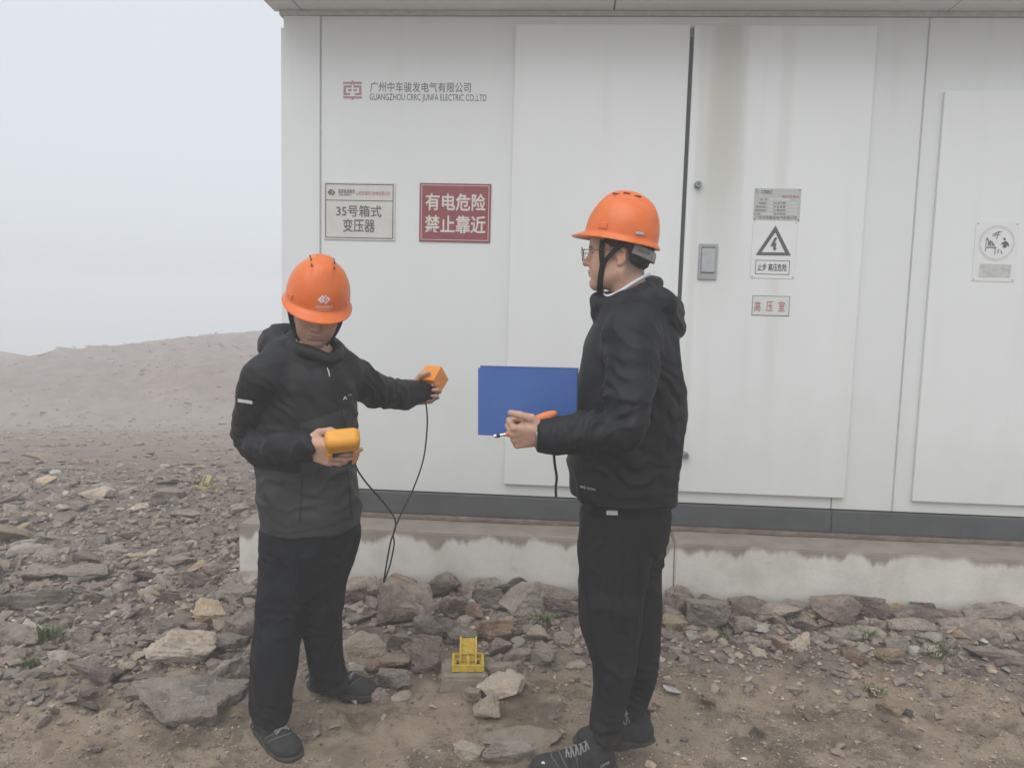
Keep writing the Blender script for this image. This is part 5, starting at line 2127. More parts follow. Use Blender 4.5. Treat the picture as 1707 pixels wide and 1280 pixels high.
def garment(F, specs, base, bscale, seed, tone, name, mat, person, stretch=(1, 1, 1), sm=2):
    v, f = F.mesh(sm)
    n = vnorm(v, f)
    v = folds(v, n, specs, base, bscale, seed, stretch)
    v = lap(v, f, 0.25)
    c = tone(v) if callable(tone) else np.tile(np.array([*tone, 1.0]), (len(v), 1))
    return obj(name, v, f, mat, person, smooth=True, attr=c)


def dusty(base):
    """cloth tone with dust rubbed into the hems"""
    def fn(v):
        k = np.clip(sstep(0.30, 0.08, v[:, 2]) * (0.35 + 0.65 * fbm(v * 30, 4)), 0, 1)[:, None] * 0.28
        return np.concatenate([np.array(base) * (1 - k) + np.array([0.11, 0.09, 0.07]) * k, np.ones((len(v), 1))], 1)
    return fn


def box_field(pts, pad, res):
    a = np.array([tuple(p) for p in pts])
    return Field(a.min(0) - pad, a.max(0) + pad, res)


# ================================================================== man with the handheld meter
fA = (-0.70, 2.58)
manA = thing('person', (-0.68, 2.60, 0), 'man in orange helmet looking down at a handheld meter, arm stretched to the wall', 'person')
BA = basis((0.26, -0.88, -0.40), (0.13, -0.1, 1))
oA = P(528, 513, 2.52)
hv, hf, hc = make_head(BA, oA, 0.98, SKIN * np.array([0.93, 0.90, 0.88]), neck_to=(0.0, -0.075, -0.175))
# joints
shR, elR, wrR = P(443, 630, 2.46), P(424, 738, 2.54), P(513, 744, 2.312)
shL, elL, wrL = P(570, 618, 2.62), P(641, 654, 2.80), P(704, 652, 2.98)
HPA = P(515, 880, 2.58)
knA_r, anA_r = P(466, 1050, 2.54), P(452, 1190, 2.535)
knA_l, anA_l = P(536, 1040, 2.64), P(548, 1140, 2.73)
nkA = P(518, 590, 2.54)
coreA = core_body([([shR, elR, wrR], [0.05, 0.038, 0.026]), ([shL, elL, wrL], [0.05, 0.038, 0.026]), ([shR, nkA, shL], [0.05, 0.05, 0.05]),
                   ([nkA, P(512, 760, 2.54), HPA], [0.06, 0.10, 0.10]), ([HPA, knA_r, anA_r], [0.07, 0.035, 0.03]), ([HPA, knA_l, anA_l], [0.07, 0.035, 0.03])])
# right hand round the back of the meter: fingers point to +x, palm faces up-away
fwdR = Vector((0.93, -0.22, -0.16)).normalized()
BhR = basis(fwdR, Vector((-0.25, -0.90, -0.30)))     # local z (back of hand) towards the camera and down
hR = hand_field(BhR, P(507, 746, 2.300), [(12, 34, 24), (14, 32, 24), (16, 34, 25), (20, 38, 26)],
                [(0.55, 0.55, -0.65, 0.040), (0.15, 0.85, -0.50, 0.034), (-0.15, 0.98, -0.15, 0.028)], side=-1, spread=0.05, size=0.98)
fwdL = Vector((0.75, 0.50, 0.10)).normalized()
BhL = basis(fwdL, Vector((0.05, 0.9, -0.40)))
hL = hand_field(BhL, P(684, 662, 2.93), [(58, 72, 40)] * 4, [(0.75, 0.45, -0.75, 0.040), (0.35, 0.55, -0.75, 0.036), (-0.05, 0.8, -0.5, 0.030)], side=1, spread=0.05, size=0.96)
bv, bf, bc = merge([(hv, hf, hc), coreA, hR, hL])
bodyA = obj('body', bv, bf, M_SKIN, manA, smooth=True, attr=bc)

# jacket
F = box_field([shR, elR, wrR, shL, elL, wrL, P(510, 900, 2.56), P(440, 540, 2.6), P(420, 900, 2.4), P(610, 900, 2.75)], 0.11, 0.0052)
F.loft(px_stations([(594, 484, 556, 2.545, 0.075), (612, 452, 584, 2.545, 0.115), (640, 436, 597, 2.545, 0.130), (680, 430, 600, 2.55, 0.138), (720, 427, 599, 2.55, 0.14),
                    (760, 425, 597, 2.55, 0.14), (800, 427, 600, 2.555, 0.14), (840, 431, 603, 2.56, 0.142), (870, 434, 605, 2.565, 0.142), (905, 437, 605, 2.57, 0.142)]), 0.02, 2.5)
F.chain([shR, P(470, 604, 2.52), P(545, 600, 2.58), shL], [0.068, 0.062, 0.058, 0.066], 0.05)
F.chain([shR, P(422, 690, 2.50), elR, P(464, 745, 2.375), wrR, wrR + fwdR * 0.02], [0.070, 0.064, 0.060, 0.055, 0.045, 0.042], 0.03, 4)
F.chain([shL, P(606, 640, 2.71), elL, P(674, 656, 2.89), P(704, 654, 2.96)], [0.070, 0.066, 0.062, 0.057, 0.047], 0.03, 4)
# stand collar
ring = [P(548, 597, 2.455), P(520, 588, 2.46), P(492, 578, 2.50), P(484, 566, 2.58), P(512, 560, 2.63), P(552, 574, 2.60), P(566, 590, 2.53), P(548, 597, 2.455)]
F.chain(ring, [0.019, 0.021, 0.024, 0.026, 0.026, 0.024, 0.020, 0.019], 0.015, 3)
# hood bunched behind the neck
F.chain([P(472, 590, 2.52), P(456, 574, 2.57), P(464, 560, 2.65), P(500, 560, 2.69), P(556, 578, 2.69), P(576, 598, 2.64)], [0.034, 0.040, 0.038, 0.036, 0.032, 0.028], 0.02, 4)
F.ell(P(450, 582, 2.60), (0.040, 0.06, 0.034), 0.03)
# opening for the neck, hem and cuffs
F.cone(P(528, 556, 2.53), P(524, 592, 2.555), 0.058, 0.052, 0.006, 'sub')
hp1, hp2 = P(438, 896, 2.45), P(600, 868, 2.60)
hd = (hp2 - hp1).cross(Vector((0, 1, 0.03)))
F.plane((hp1 + hp2) / 2, hd if hd.z < 0 else -hd, 0.006)
F.plane(wrR + (wrR - P(462, 745, 2.43)).normalized() * 0.012, (1, 0, 0), 0.001) if False else None
F.cone(wrR + fwdR * 0.050, wrR + fwdR * 0.12, 0.037, 0.06, 0.004, 'sub')
F.cone(P(727, 653, 3.03), P(750, 652, 3.10), 0.042, 0.06, 0.004, 'sub')


def toneA(v):
    c = np.tile(np.array([0.0140, 0.0138, 0.0158, 1.0]), (len(v), 1))
    zl = np.interp(v[:, 0], [P(430, 712, 2.5).x, P(505, 703, 2.45).x, P(600, 672, 2.5).x], [P(430, 712, 2.5).z, P(505, 703, 2.45).z, P(600, 672, 2.5).z])
    tor = (v[:, 0] > P(424, 720, 2.5).x) & (v[:, 0] < P(606, 720, 2.55).x) & (np.abs(v[:, 1] - 2.55) < 0.17)
    arm = ((v[:, 2] > P(440, 776, 2.5).z) & (v[:, 0] < P(500, 740, 2.4).x) & (v[:, 1] < 2.47)) | (v[:, 1] < 2.405)
    k = sstep(0.004, -0.004, v[:, 2] - zl) * (tor & ~arm)
    return c * (1 - k[:, None]) + np.array([0.042, 0.0425, 0.044, 1]) * k[:, None]


dn = Vector((0, 0, 1))
jacketA = garment(F, [
    (elR, (0.5, 0.1, 0.85), 0.085, 0.009, 0.034), (elR + Vector((0.05, -0.05, 0.03)), (0.75, -0.3, 0.55), 0.08, 0.009, 0.030),
    (P(410, 690, 2.5), (0.3, 0, 1), 0.07, 0.006, 0.042), (P(490, 745, 2.36), (1, -0.4, 0), 0.05, 0.005, 0.022),
    (elL, (1, 0.5, 0.25), 0.085, 0.008, 0.034), (P(606, 650, 2.7), (0.8, 0.3, 0.5), 0.08, 0.008, 0.036), (P(690, 655, 2.95), (1, 0.5, 0), 0.05, 0.005, 0.022),
    (P(452, 660, 2.44), (0.7, 0.1, 0.7), 0.07, 0.008, 0.034), (P(470, 780, 2.42), (0.2, 0, 1), 0.11, 0.006, 0.055), (P(575, 800, 2.45), (-0.35, 0, 1), 0.12, 0.007, 0.05),
    (P(590, 680, 2.5), (0.8, 0, 0.6), 0.07, 0.008, 0.034), (P(520, 850, 2.42), (0.15, 0, 1), 0.13, 0.004, 0.05), (P(455, 570, 2.6), (0.5, 0.2, 0.9), 0.07, 0.007, 0.03)],
    0.0075, 8.0, 1.0, toneA, 'jacket', M_SHELL, manA)

# trousers
stR = [(880, 437, 575, 2.58, 0.125), (930, 434, 560, 2.57, 0.12), (980, 431, 535, 2.555, 0.11), (1030, 426, 512, 2.54, 0.098), (1080, 421, 497, 2.52, 0.088), (1130, 418, 494, 2.515, 0.082),
       (1160, 417, 491, 2.52, 0.08), (1185, 420, 489, 2.535, 0.080), (1196, 423, 486, 2.54, 0.078)]
stL = [(880, 470, 600, 2.60, 0.125), (930, 482, 590, 2.61, 0.115), (980, 488, 578, 2.62, 0.105), (1030, 498, 568, 2.635, 0.094), (1080, 507, 569, 2.66, 0.084), (1115, 511, 575, 2.69, 0.08),
       (1130, 513, 582, 2.715, 0.078), (1143, 516, 586, 2.735, 0.078)]
F = box_field([P(437, 855, 2.4), P(605, 855, 2.8), P(415, 1230, 2.4), P(600, 1175, 2.86)], 0.05, 0.0052)
F.loft(px_stations([(858, 440, 602, 2.57, 0.132), (900, 437, 596, 2.575, 0.134), (940, 435, 585, 2.58, 0.130), (975, 445, 565, 2.59, 0.10)]), 0.02, 2.5)
F.loft(px_stations(stR), 0.018, 2.3)
F.loft(px_stations(stL), 0.018, 2.3)
trA = garment(F, [
    (P(455, 1200, 2.48), (0.15, 0.2, 1), 0.075, 0.008, 0.036), (P(555, 1140, 2.68), (-0.3, 0.2, 1), 0.075, 0.008, 0.034),
    (P(470, 1050, 2.45), (0.3, 0, 1), 0.10, 0.006, 0.055), (P(540, 1040, 2.55), (-0.3, 0, 1), 0.10, 0.006, 0.05),
    (P(500, 960, 2.46), (1, 0, 0.35), 0.14, 0.006, 0.06), (P(560, 930, 2.5), (0.8, 0, 0.6), 0.09, 0.006, 0.04), (P(440, 930, 2.5), (0.4, 0, 1), 0.07, 0.006, 0.04)],
    0.0095, 7.0, 5.0, dusty((0.0055, 0.0065, 0.0100)), 'trousers', M_TROUSER, manA, (1.4, 1.4, 0.75))

zA1, zA2 = gzf(-0.79, 2.50), gzf(-0.60, 2.72)
_h, _t = G(437, 1214, 0), G(490, 1266, 0)
dv = (Vector((_t.x, _t.y)) - Vector((_h.x, _h.y))).normalized()
tip = Vector((_t.x + 0.004, _t.y))
heelA = tip - dv * 0.285
make_shoe(manA, tuple(heelA), tuple(tip), zA1 - 0.009, ankle_h=0.10, wide=1.1, lace0=0.128)
_t2 = G(627, 1176, 0)
tip2 = Vector((_t2.x - 0.002, _t2.y + 0.01))
heel2 = tip2 + Vector((-0.268, 0.075))
make_shoe(manA, tuple(heel2), tuple(tip2), zA2 - 0.009, ankle_h=0.10, wide=1.12, lace0=0.120)

# helmet, strap
hatA, WA = make_helmet(manA, BA, oA, 0.03, True, 0.036)
chin = [(-0.080, 0.020, 0.02), (-0.079, 0.022, -0.02), (-0.066, 0.030, -0.065), (-0.040, 0.050, -0.100), (0, 0.066, -0.121), (0.040, 0.050, -0.100), (0.066, 0.030, -0.065), (0.079, 0.022, -0.02), (0.080, 0.020, 0.02)]
ring_strap([Vector(p) for p in xf(chin, BA, oA)], 0.008, 0.0018, 'chin_strap', M_STRAP, hatA, None)
for s in (-1, 1):
    ring_strap([Vector(p) for p in xf([(0.083 * s, -0.045, 0.02), (0.085 * s, -0.035, -0.018), (0.077 * s, 0.0, -0.045), (0.068 * s, 0.029, -0.062)], BA, oA)], 0.0065, 0.0016, 'side_strap', M_STRAP, hatA, None)
bh = bvh_of(hatA)
fnA = lambda u, v: (540 + 21 * (u - 0.5) + 1.5 * (v - 0.5), 499.5 - 16 * (v - 0.5) - 1.0 * (u - 0.5))
for k, poly in enumerate(CHEV):
    decal(bh, fnA, poly, [tuple(range(len(poly)))], 'emblem', M_WHITE, hatA)
v2, f2 = text2d('国家能源集团')
decal(bh, lambda u, v: (540 + 27 * (u - 0.5), 511.5 - 4.6 * (v - 0.5)), v2, f2, 'lettering', M_WHITE, hatA)
v2, f2 = text2d('CHN ENERGY')
decal(bh, lambda u, v: (540 + 22 * (u - 0.5), 516 - 2.2 * (v - 0.5)), v2, f2, 'lettering', M_WHITE, hatA)

# jacket trim
bj = bvh_of(jacketA)
seam(bj, [(549, 600), (553, 625), (560, 655), (570, 690), (582, 730), (590, 770)], 0.0028, 'zip', M_ZIP, jacketA)
seam(bj, [(578, 778), (582, 810), (585, 840), (587, 872)], 0.0028, 'zip', M_ZIP, jacketA)
seam(bj, [(505, 790), (503, 820), (501, 850), (499, 874)], 0.0022, 'pocket_seam', M_ZIP, jacketA)
seam(bj, [(441, 886), (480, 889), (540, 879), (598, 858)], 0.0016, 'hem_seam', M_ZIP, jacketA)
seam(bj, [(496, 704), (540, 692), (597, 673)], 0.0012, 'chest_seam', M_ZIP, jacketA)
seam(bj, [(545, 614), (548, 622), (549, 629)], 0.0026, 'zip_pull', M_REFL, jacketA, 0.003)
gv, gf = gridpatch(8, 2)
decal(bj, lambda u, v: (397.0 + 24 * u, 667 - 5.5 * (v - 0.5) + 3.5 * u), gv, gf, 'reflective_tape', M_REFL, jacketA, 0.002)
for poly in ([(0.0, 0.0), (0.22, 0.95), (0.34, 0.95), (0.14, 0.0)], [(0.30, 0.85), (0.40, 0.85), (0.58, 0.0), (0.44, 0.0)], [(0.12, 0.25), (0.48, 0.25), (0.48, 0.42), (0.14, 0.42)]):
    decal(bj, lambda u, v: (571 + 12 * u, 663.5 - 6 * (v - 0.5) - 1.5 * u), poly, [tuple(range(len(poly)))], 'logo', M_REFL, jacketA, 0.0025)
v2, f2 = text2d('VOR')
decal(bj, lambda u, v: (579 + 6 * u, 658.5 - 3 * (v - 0.5) - 0.8 * u), v2, f2, 'logo', M_REFL, jacketA, 0.0025)

# ================================================================== man with the blue folder
manB = thing('person', (0.34, 2.48, 0), 'man in orange helmet and glasses standing sideways in black jacket, holding a blue folder', 'person')
BB = basis((-1, 0.19, 0.0), (0.03, 0.0, 1))
oB = P(1031, 423, 2.45)
hv, hf, hc = make_head(BB, oB, 1.0, SKIN * np.array([1.10, 1.07, 1.05]), stubble=False, mouth_open=0.0008, neck_to=(0, -0.060, -0.19))
shBl, elBl, wrBl = P(1052, 556, 2.27), P(1040, 712, 2.16), P(906, 727, 2.17)
shBr, elBr, wrBr = P(1046, 556, 2.64), P(1042, 700, 2.72), P(945, 705, 2.56)
HPB = P(1040, 850, 2.48)
knB_l, anB_l = P(1022, 1050, 2.42), P(1008, 1215, 2.41)
knB_r, anB_r = P(1072, 1040, 2.55), P(1060, 1190, 2.56)
nkB = P(1058, 500, 2.46)
coreB = core_body([([shBl, elBl, wrBl], [0.05, 0.038, 0.027]), ([shBr, elBr, wrBr], [0.05, 0.038, 0.027]), ([shBl, nkB, shBr], [0.05] * 3),
                   ([nkB, P(1045, 690, 2.46), HPB], [0.06, 0.11, 0.11]), ([HPB, knB_l, anB_l], [0.08, 0.05, 0.035]), ([HPB, knB_r, anB_r], [0.08, 0.05, 0.035])])
fwdB = Vector((-0.93, -0.02, -0.06)).normalized()
BhB = basis(fwdB, Vector((-0.05, -0.86, -0.38)))
handB = hand_field(BhB, P(907, 725, 2.165), [(74, 88, 50), (76, 90, 50), (78, 90, 50), (80, 90, 50)],
                   [(0.72, 0.62, -0.10, 0.040), (0.34, 0.93, 0.02, 0.036), (0.30, 0.93, -0.02, 0.027)], side=1, spread=0.03, size=0.96)
fwdBr = Vector((-0.95, -0.25, 0.05)).normalized()
BhBr = basis(fwdBr, Vector((0, 0.9, 0.2)))
handBr = hand_field(BhBr, P(940, 705, 2.55), [(8, 15, 10)] * 4, [(0.5, 0.8, -0.1, 0.036), (0.3, 0.9, -0.1, 0.032), (0.2, 0.95, 0, 0.028)], side=-1)
bv, bf, bc = merge([(hv, hf, hc), coreB, handB, handBr])
bodyB = obj('body', bv, bf, M_SKIN, manB, smooth=True, attr=bc)

F = box_field([shBl, elBl, wrBl, shBr, elBr, wrBr, P(940, 850, 2.3), P(1150, 850, 2.7), P(1145, 450, 2.5)], 0.11, 0.0052)
F.loft(px_stations([(500, 1008, 1096, 2.46, 0.10), (522, 1000, 1112, 2.46, 0.150), (545, 988, 1124, 2.46, 0.175), (575, 972, 1134, 2.455, 0.185), (620, 961, 1141, 2.455, 0.190), (660, 954, 1143, 2.455, 0.190),
                    (700, 950, 1143, 2.46, 0.190), (740, 947, 1139, 2.465, 0.19), (780, 945, 1135, 2.47, 0.19), (812, 941, 1132, 2.475, 0.19), (838, 952, 1130, 2.48, 0.188), (858, 962, 1128, 2.48, 0.18)]), 0.02, 2.35)
F.chain([shBl, P(1052, 532, 2.36), P(1050, 532, 2.56), shBr], [0.074, 0.064, 0.064, 0.074], 0.06)
F.chain([shBl, P(1050, 632, 2.21), elBl, P(975, 724, 2.165), P(900, 728, 2.17)], [0.080, 0.074, 0.069, 0.060, 0.044], 0.035, 4)
F.chain([shBr, P(1044, 630, 2.69), elBr, wrBr], [0.078, 0.072, 0.066, 0.048], 0.035, 4)
ring = [P(997, 497, 2.46), P(1010, 505, 2.395), P(1045, 498, 2.365), P(1080, 478, 2.39), P(1092, 472, 2.46), P(1080, 474, 2.53), P(1045, 490, 2.555), P(1010, 497, 2.525), P(997, 497, 2.46)]
F.chain(ring, [0.022, 0.023, 0.026, 0.024, 0.022, 0.024, 0.026, 0.023, 0.022], 0.015, 3)
F.chain([P(998, 500, 2.46), P(1002, 522, 2.46)], [0.022, 0.03], 0.02)
# hood hanging down the back
F.chain([P(1085, 492, 2.34), P(1108, 508, 2.37), P(1120, 522, 2.46), P(1108, 508, 2.55), P(1085, 492, 2.58)], [0.030, 0.040, 0.046, 0.040, 0.030], 0.02, 4)
F.chain([P(1096, 520, 2.36), P(1122, 538, 2.40), P(1126, 542, 2.46), P(1122, 538, 2.52)], [0.030, 0.034, 0.036, 0.032], 0.02, 3)
F.cone(P(1040, 462, 2.46), P(1052, 505, 2.46), 0.066, 0.056, 0.006, 'sub')
F.ell(P(1106, 498, 2.43), (0.020, 0.05, 0.012), 0.01, 'sub')
hp1, hp2 = P(965, 838, 2.30), P(1130, 850, 2.30)
F.plane((P(1016, 851, 2.29) + hp2) / 2, Vector((-0.03, -0.03, -1)), 0.006)
F.cone(wrBl + fwdB * 0.018, wrBl + fwdB * 0.09, 0.039, 0.06, 0.004, 'sub')
F.plane(P(1040, 720, 2.80), (0, 1, 0), 0.01)
jacketB = garment(F, [
    (elBl, (-0.35, 0, 0.9), 0.09, 0.011, 0.038), (elBl + Vector((-0.06, -0.03, 0.03)), (-0.75, 0, 0.65), 0.085, 0.010, 0.034), (P(1045, 640, 2.14), (0.25, 0, 1), 0.09, 0.007, 0.046),
    (P(920, 725, 2.12), (1, 0, 0.15), 0.05, 0.005, 0.020), (P(1090, 590, 2.26), (0.6, 0, 0.8), 0.09, 0.008, 0.05), (P(1085, 700, 2.28), (0.45, 0, 0.9), 0.11, 0.010, 0.055),
    (P(1080, 790, 2.28), (0.1, 0, 1), 0.12, 0.007, 0.06), (P(985, 800, 2.28), (0.35, 0, 0.9), 0.08, 0.007, 0.045), (P(1110, 520, 2.4), (0.5, 0, 0.9), 0.07, 0.008, 0.035),
    (P(1000, 600, 2.25), (0.7, 0, 0.6), 0.07, 0.006, 0.04), (P(1125, 650, 2.35), (0.3, 0, 1), 0.08, 0.007, 0.05)],
    0.0085, 7.0, 9.0, (0.0080, 0.0085, 0.0110), 'jacket', M_SHELL, manB)

stN = [(850, 966, 1110, 2.44, 0.115), (900, 964, 1098, 2.435, 0.115), (950, 963, 1084, 2.43, 0.11), (993, 962, 1073, 2.425, 0.102), (1044, 963, 1068, 2.42, 0.095), (1090, 976, 1063, 2.415, 0.088),
       (1120, 984, 1060, 2.41, 0.082), (1153, 986, 1050, 2.405, 0.078), (1190, 981, 1042, 2.40, 0.078), (1210, 979, 1037, 2.40, 0.076), (1226, 984, 1035, 2.40, 0.072)]
stF = [(850, 1000, 1120, 2.53, 0.105), (890, 1008, 1112, 2.535, 0.105), (930, 1012, 1106, 2.54, 0.10), (993, 1020, 1105, 2.545, 0.095), (1052, 1028, 1104, 2.55, 0.09), (1107, 1036, 1104, 2.555, 0.085),
       (1132, 1038, 1100, 2.56, 0.080), (1158, 1036, 1089, 2.56, 0.072), (1180, 1036, 1082, 2.56, 0.066)]
F = box_field([P(960, 820, 2.3), P(1125, 820, 2.7), P(960, 1262, 2.3), P(1110, 1215, 2.66)], 0.05, 0.0052)
F.loft(px_stations([(815, 972, 1118, 2.48, 0.15), (860, 966, 1118, 2.48, 0.152), (900, 968, 1110, 2.485, 0.14), (930, 985, 1100, 2.49, 0.10)]), 0.02, 2.4)
F.loft(px_stations(stN), 0.014, 2.3)
F.loft(px_stations(stF), 0.014, 2.3)
trB = garment(F, [
    (P(1010, 1225, 2.33), (-0.2, 0.1, 1), 0.08, 0.007, 0.036), (P(1060, 1170, 2.5), (0.2, 0, 1), 0.07, 0.007, 0.03), (P(1020, 1120, 2.34), (0.45, 0, 0.9), 0.09, 0.008, 0.06),
    (P(1050, 960, 2.33), (1, 0, 0.2), 0.14, 0.006, 0.06), (P(1000, 900, 2.34), (0.9, 0, -0.4), 0.09, 0.005, 0.045), (P(1095, 940, 2.44), (0.6, 0, 0.8), 0.08, 0.007, 0.045), (P(1090, 1120, 2.5), (0.2, 0, 1), 0.07, 0.008, 0.035)],
    0.0095, 6.5, 15.0, dusty((0.0075, 0.0074, 0.0095)), 'trousers', M_TROUSER, manB, (1.4, 1.4, 0.7))
# label tag under the hem
bt = bvh_of(trB)
gv, gf = gridpatch(4, 2)
decal(bt, lambda u, v: (1012 + 18 * u, 854 - 8.5 * (v - 0.5) + 0.5 * u), gv, gf, 'cloth_label', M_WHITE, trB, 0.006)

zB1, zB2 = gzf(0.25, 2.38), gzf(0.42, 2.55)
tb = G(884, 1292, 0)
shoeB, SB, sBo, sBs = make_shoe(manB, (tb.x + 0.278, tb.y + 0.035), (tb.x, tb.y), zB1 - 0.009, ankle_h=0.105, wide=1.05)
hb = G(1090, 1243, 0)
make_shoe(manB, (hb.x, hb.y), (hb.x - 0.272, hb.y - 0.02), zB2 - 0.009, ankle_h=0.10)
hatB, WBm = make_helmet(manB, BB, oB, 0.165, False)
# straps seen from the side
for s in (-1, 1):
    ring_strap([Vector(p) for p in xf([(0.079 * s, 0.044, 0.035), (0.0755 * s, 0.046, -0.005), (0.069 * s, 0.042, -0.040)], BB, oB)], 0.0085, 0.0018, 'side_strap', M_STRAP, hatB, None)
    ring_strap([Vector(p) for p in xf([(0.084 * s, -0.030, 0.030), (0.0875 * s, -0.004, 0.012), (0.078 * s, 0.024, -0.014), (0.069 * s, 0.042, -0.040)], BB, oB)], 0.0065, 0.0018, 'side_strap', M_STRAP, hatB, None)
chin = [(-0.069, 0.042, -0.038), (-0.062, 0.047, -0.070), (-0.046, 0.050, -0.100), (-0.02, 0.052, -0.122), (0, 0.053, -0.125), (0.02, 0.052, -0.122), (0.046, 0.050, -0.100), (0.062, 0.047, -0.070), (0.069, 0.042, -0.038)]
ring_strap([Vector(p) for p in xf(chin, BB, oB)], 0.0088, 0.0022, 'chin_strap', M_STRAP, hatB, None)
# ratchet band round the nape
pts = []
for k in range(17):
    a = math.pi * (1.12 + 0.76 * k / 16)
    pts.append((0.084 * math.cos(a), -0.012 + 0.100 * math.sin(a), 0.012 - 0.026 * math.sin(math.pi * k / 16)))
mbq = MB()
mbq.tube([Vector(p) for p in xf(pts, BB, oB)], 0.0165, 10, True, 0.16, Vector((0.12, 0, 1)))
mbq.build('nape_band', M_BAND, hatB, smooth=True)
mbq = MB()
for k in range(9):
    a = math.pi * (1.16 + 0.018 * k)
    c_ = Vector(xf((0.0868 * math.cos(a), -0.012 + 0.1028 * math.sin(a), 0.010 - 0.0010 * k), BB, oB))
    c2 = Vector(xf((0.0868 * math.cos(a), -0.012 + 0.1028 * math.sin(a), 0.001 - 0.0010 * k), BB, oB))
    mbq.tube([c_, c2], 0.0008, 5)
mbq.build('ratchet_teeth', M_ZIP, hatB)
bhB = bvh_of(hatB)
gv, gf = gridpatch(6, 1)
decal(bhB, lambda u, v: (1058.5 + 13 * u, 388 - 4 * (v - 0.5) + 1.6 * u), gv, gf, 'sticker', simple('blue_white_sticker', (0.45, 0.50, 0.62), 0.5), hatB, 0.006)

# cropped hair cap, mostly under the helmet
F = Field((-0.1, -0.14, -0.09), (0.1, 0.1, 0.13), 0.003)
F.ell((0, -0.014, 0.032), (0.0785, 0.0965, 0.090), 0.01)
F.ell((0, -0.042, -0.006), (0.067, 0.058, 0.056), 0.02)
F.plane((0, 0.034, 0), (0, 1, -0.25), 0.01)
F.plane((0, -0.03, -0.022), (0, 0.75, -1), 0.01)
F.cone((-0.12, -0.008, -0.012), (0.12, -0.008, -0.012), 0.030, None, 0.008, 'sub')
F.cone((-0.12, 0.03, -0.03), (0.12, 0.03, -0.03), 0.036, None, 0.008, 'sub')
v, f = F.mesh(1)
v = v + vnorm(v, f) * (0.0022 * noise(v * 260) + 0.001 * noise(v * 600))[:, None]
obj('hair', xf(v, BB, oB), f, M_HAIR, manB, smooth=True)
F = Field((-0.1, -0.14, -0.09), (0.1, 0.1, 0.13), 0.003)
F.ell((0, -0.014, 0.032), (0.0785, 0.0965, 0.090), 0.01)
F.ell((0, -0.045, -0.010), (0.070, 0.064, 0.060), 0.02)
F.plane((0, 0.034, 0), (0, 1, -0.25), 0.01)
F.plane((0, -0.03, -0.045), (0, 0.85, -1), 0.01)
F.cone((-0.12, -0.008, -0.012), (0.12, -0.008, -0.012), 0.030, None, 0.008, 'sub')
F.cone((-0.12, 0.03, -0.03), (0.12, 0.03, -0.03), 0.036, None, 0.008, 'sub')
v, f = F.mesh(1)
obj('hair', xf(v * np.array([0.93, 0.97, 0.97]), BA, oA), f, M_HAIR, manA, smooth=True)

# eyes
for man, B_, o_ in ((manA, BA, oA), (manB, BB, oB)):
    for s in (-1, 1):
        mbq = MB()
        for k in range(6):
            pass
        c_ = np.array([0.031 * s, 0.0712, -0.0016]) * 0.95
        q = [(0, 0, 0)]
        bm = bmesh.new()
        bmesh.ops.create_uvsphere(bm, u_segments=14, v_segments=10, radius=0.0112)
        bm.verts.index_update()
        ev = np.array([p.co[:] for p in bm.verts])
        ef = [[p.index for p in f_.verts] for f_ in bm.faces]
        e_ = obj('eye', xf(ev + c_, B_, o_), ef, M_EYE, man, smooth=True)
        bm.free()
        mbq.tube([Vector(xf(c_ + np.array([0, 0.0106, 0]), B_, o_)), Vector(xf(c_ + np.array([0, 0.0116, 0]), B_, o_))], 0.0052, 12)
        mbq.build('iris', M_IRIS, e_)

# glasses
M_FRAME = simple('bronze_wire', (0.10, 0.075, 0.05), 0.35, 0.5, metal=0.7)
mg = NT('clear_lens', 0.03, 0.5)
mg.color((0.95, 0.97, 0.98))
mg.b.inputs['Transmission Weight'].default_value = 1.0
mg.b.inputs['IOR'].default_value = 1.08
gl = None
gm = MB()
YG = 0.1085
for s in (-1, 1):
    ringp = []
    for k in range(29):
        a = 2 * math.pi * k / 28
        ringp.append((0.0345 * s + 0.0245 * math.cos(a) * s, YG - 0.05 * max(0, 0.0245 * math.cos(a)) - 0.10 * 0.0245 * math.sin(a) * -0.8, -0.006 + 0.0215 * math.sin(a)))
    gm.tube([Vector(p) for p in xf(ringp, BB, oB)], 0.0012, 6)
    gm.tube([Vector(p) for p in xf([(0.059 * s, YG - 0.001, 0.004), (0.071 * s, YG - 0.012, 0.006), (0.0795 * s, 0.06, 0.005), (0.0815 * s, 0.0, 0.007), (0.081 * s, -0.012, 0.004), (0.0775 * s, -0.028, -0.014)], BB, oB)], 0.0011, 6)
gm.tube([Vector(p) for p in xf([(-0.0105, YG, 0.000), (0, YG + 0.0015, 0.003), (0.0105, YG, 0.000)], BB, oB)], 0.0011, 6)
gl = gm.build('glasses', M_FRAME, manB, smooth=True)
for s in (-1, 1):
    lv = [(0.0345 * s, YG + 0.0006, -0.006)]
    for lay in (0, 1):
        for k in range(24):
            a = 2 * math.pi * k / 24
            lv.append((0.0345 * s + 0.0240 * math.cos(a) * s, YG - 0.05 * max(0, 0.0245 * math.cos(a)) + 0.08 * 0.0215 * math.sin(a) + (0.0005 if lay == 0 else -0.0007), -0.006 + 0.0210 * math.sin(a)))
    lv.append((0.0345 * s, YG - 0.0006, -0.006))
    lf = [(0, 1 + k, 1 + (k + 1) % 24) for k in range(24)] + [(49, 25 + (k + 1) % 24, 25 + k) for k in range(24)] + [(1 + k, 25 + k, 25 + (k + 1) % 24, 1 + (k + 1) % 24) for k in range(24)]
    obj('lens', xf(lv, BB, oB), lf, mg.m, gl, smooth=False)

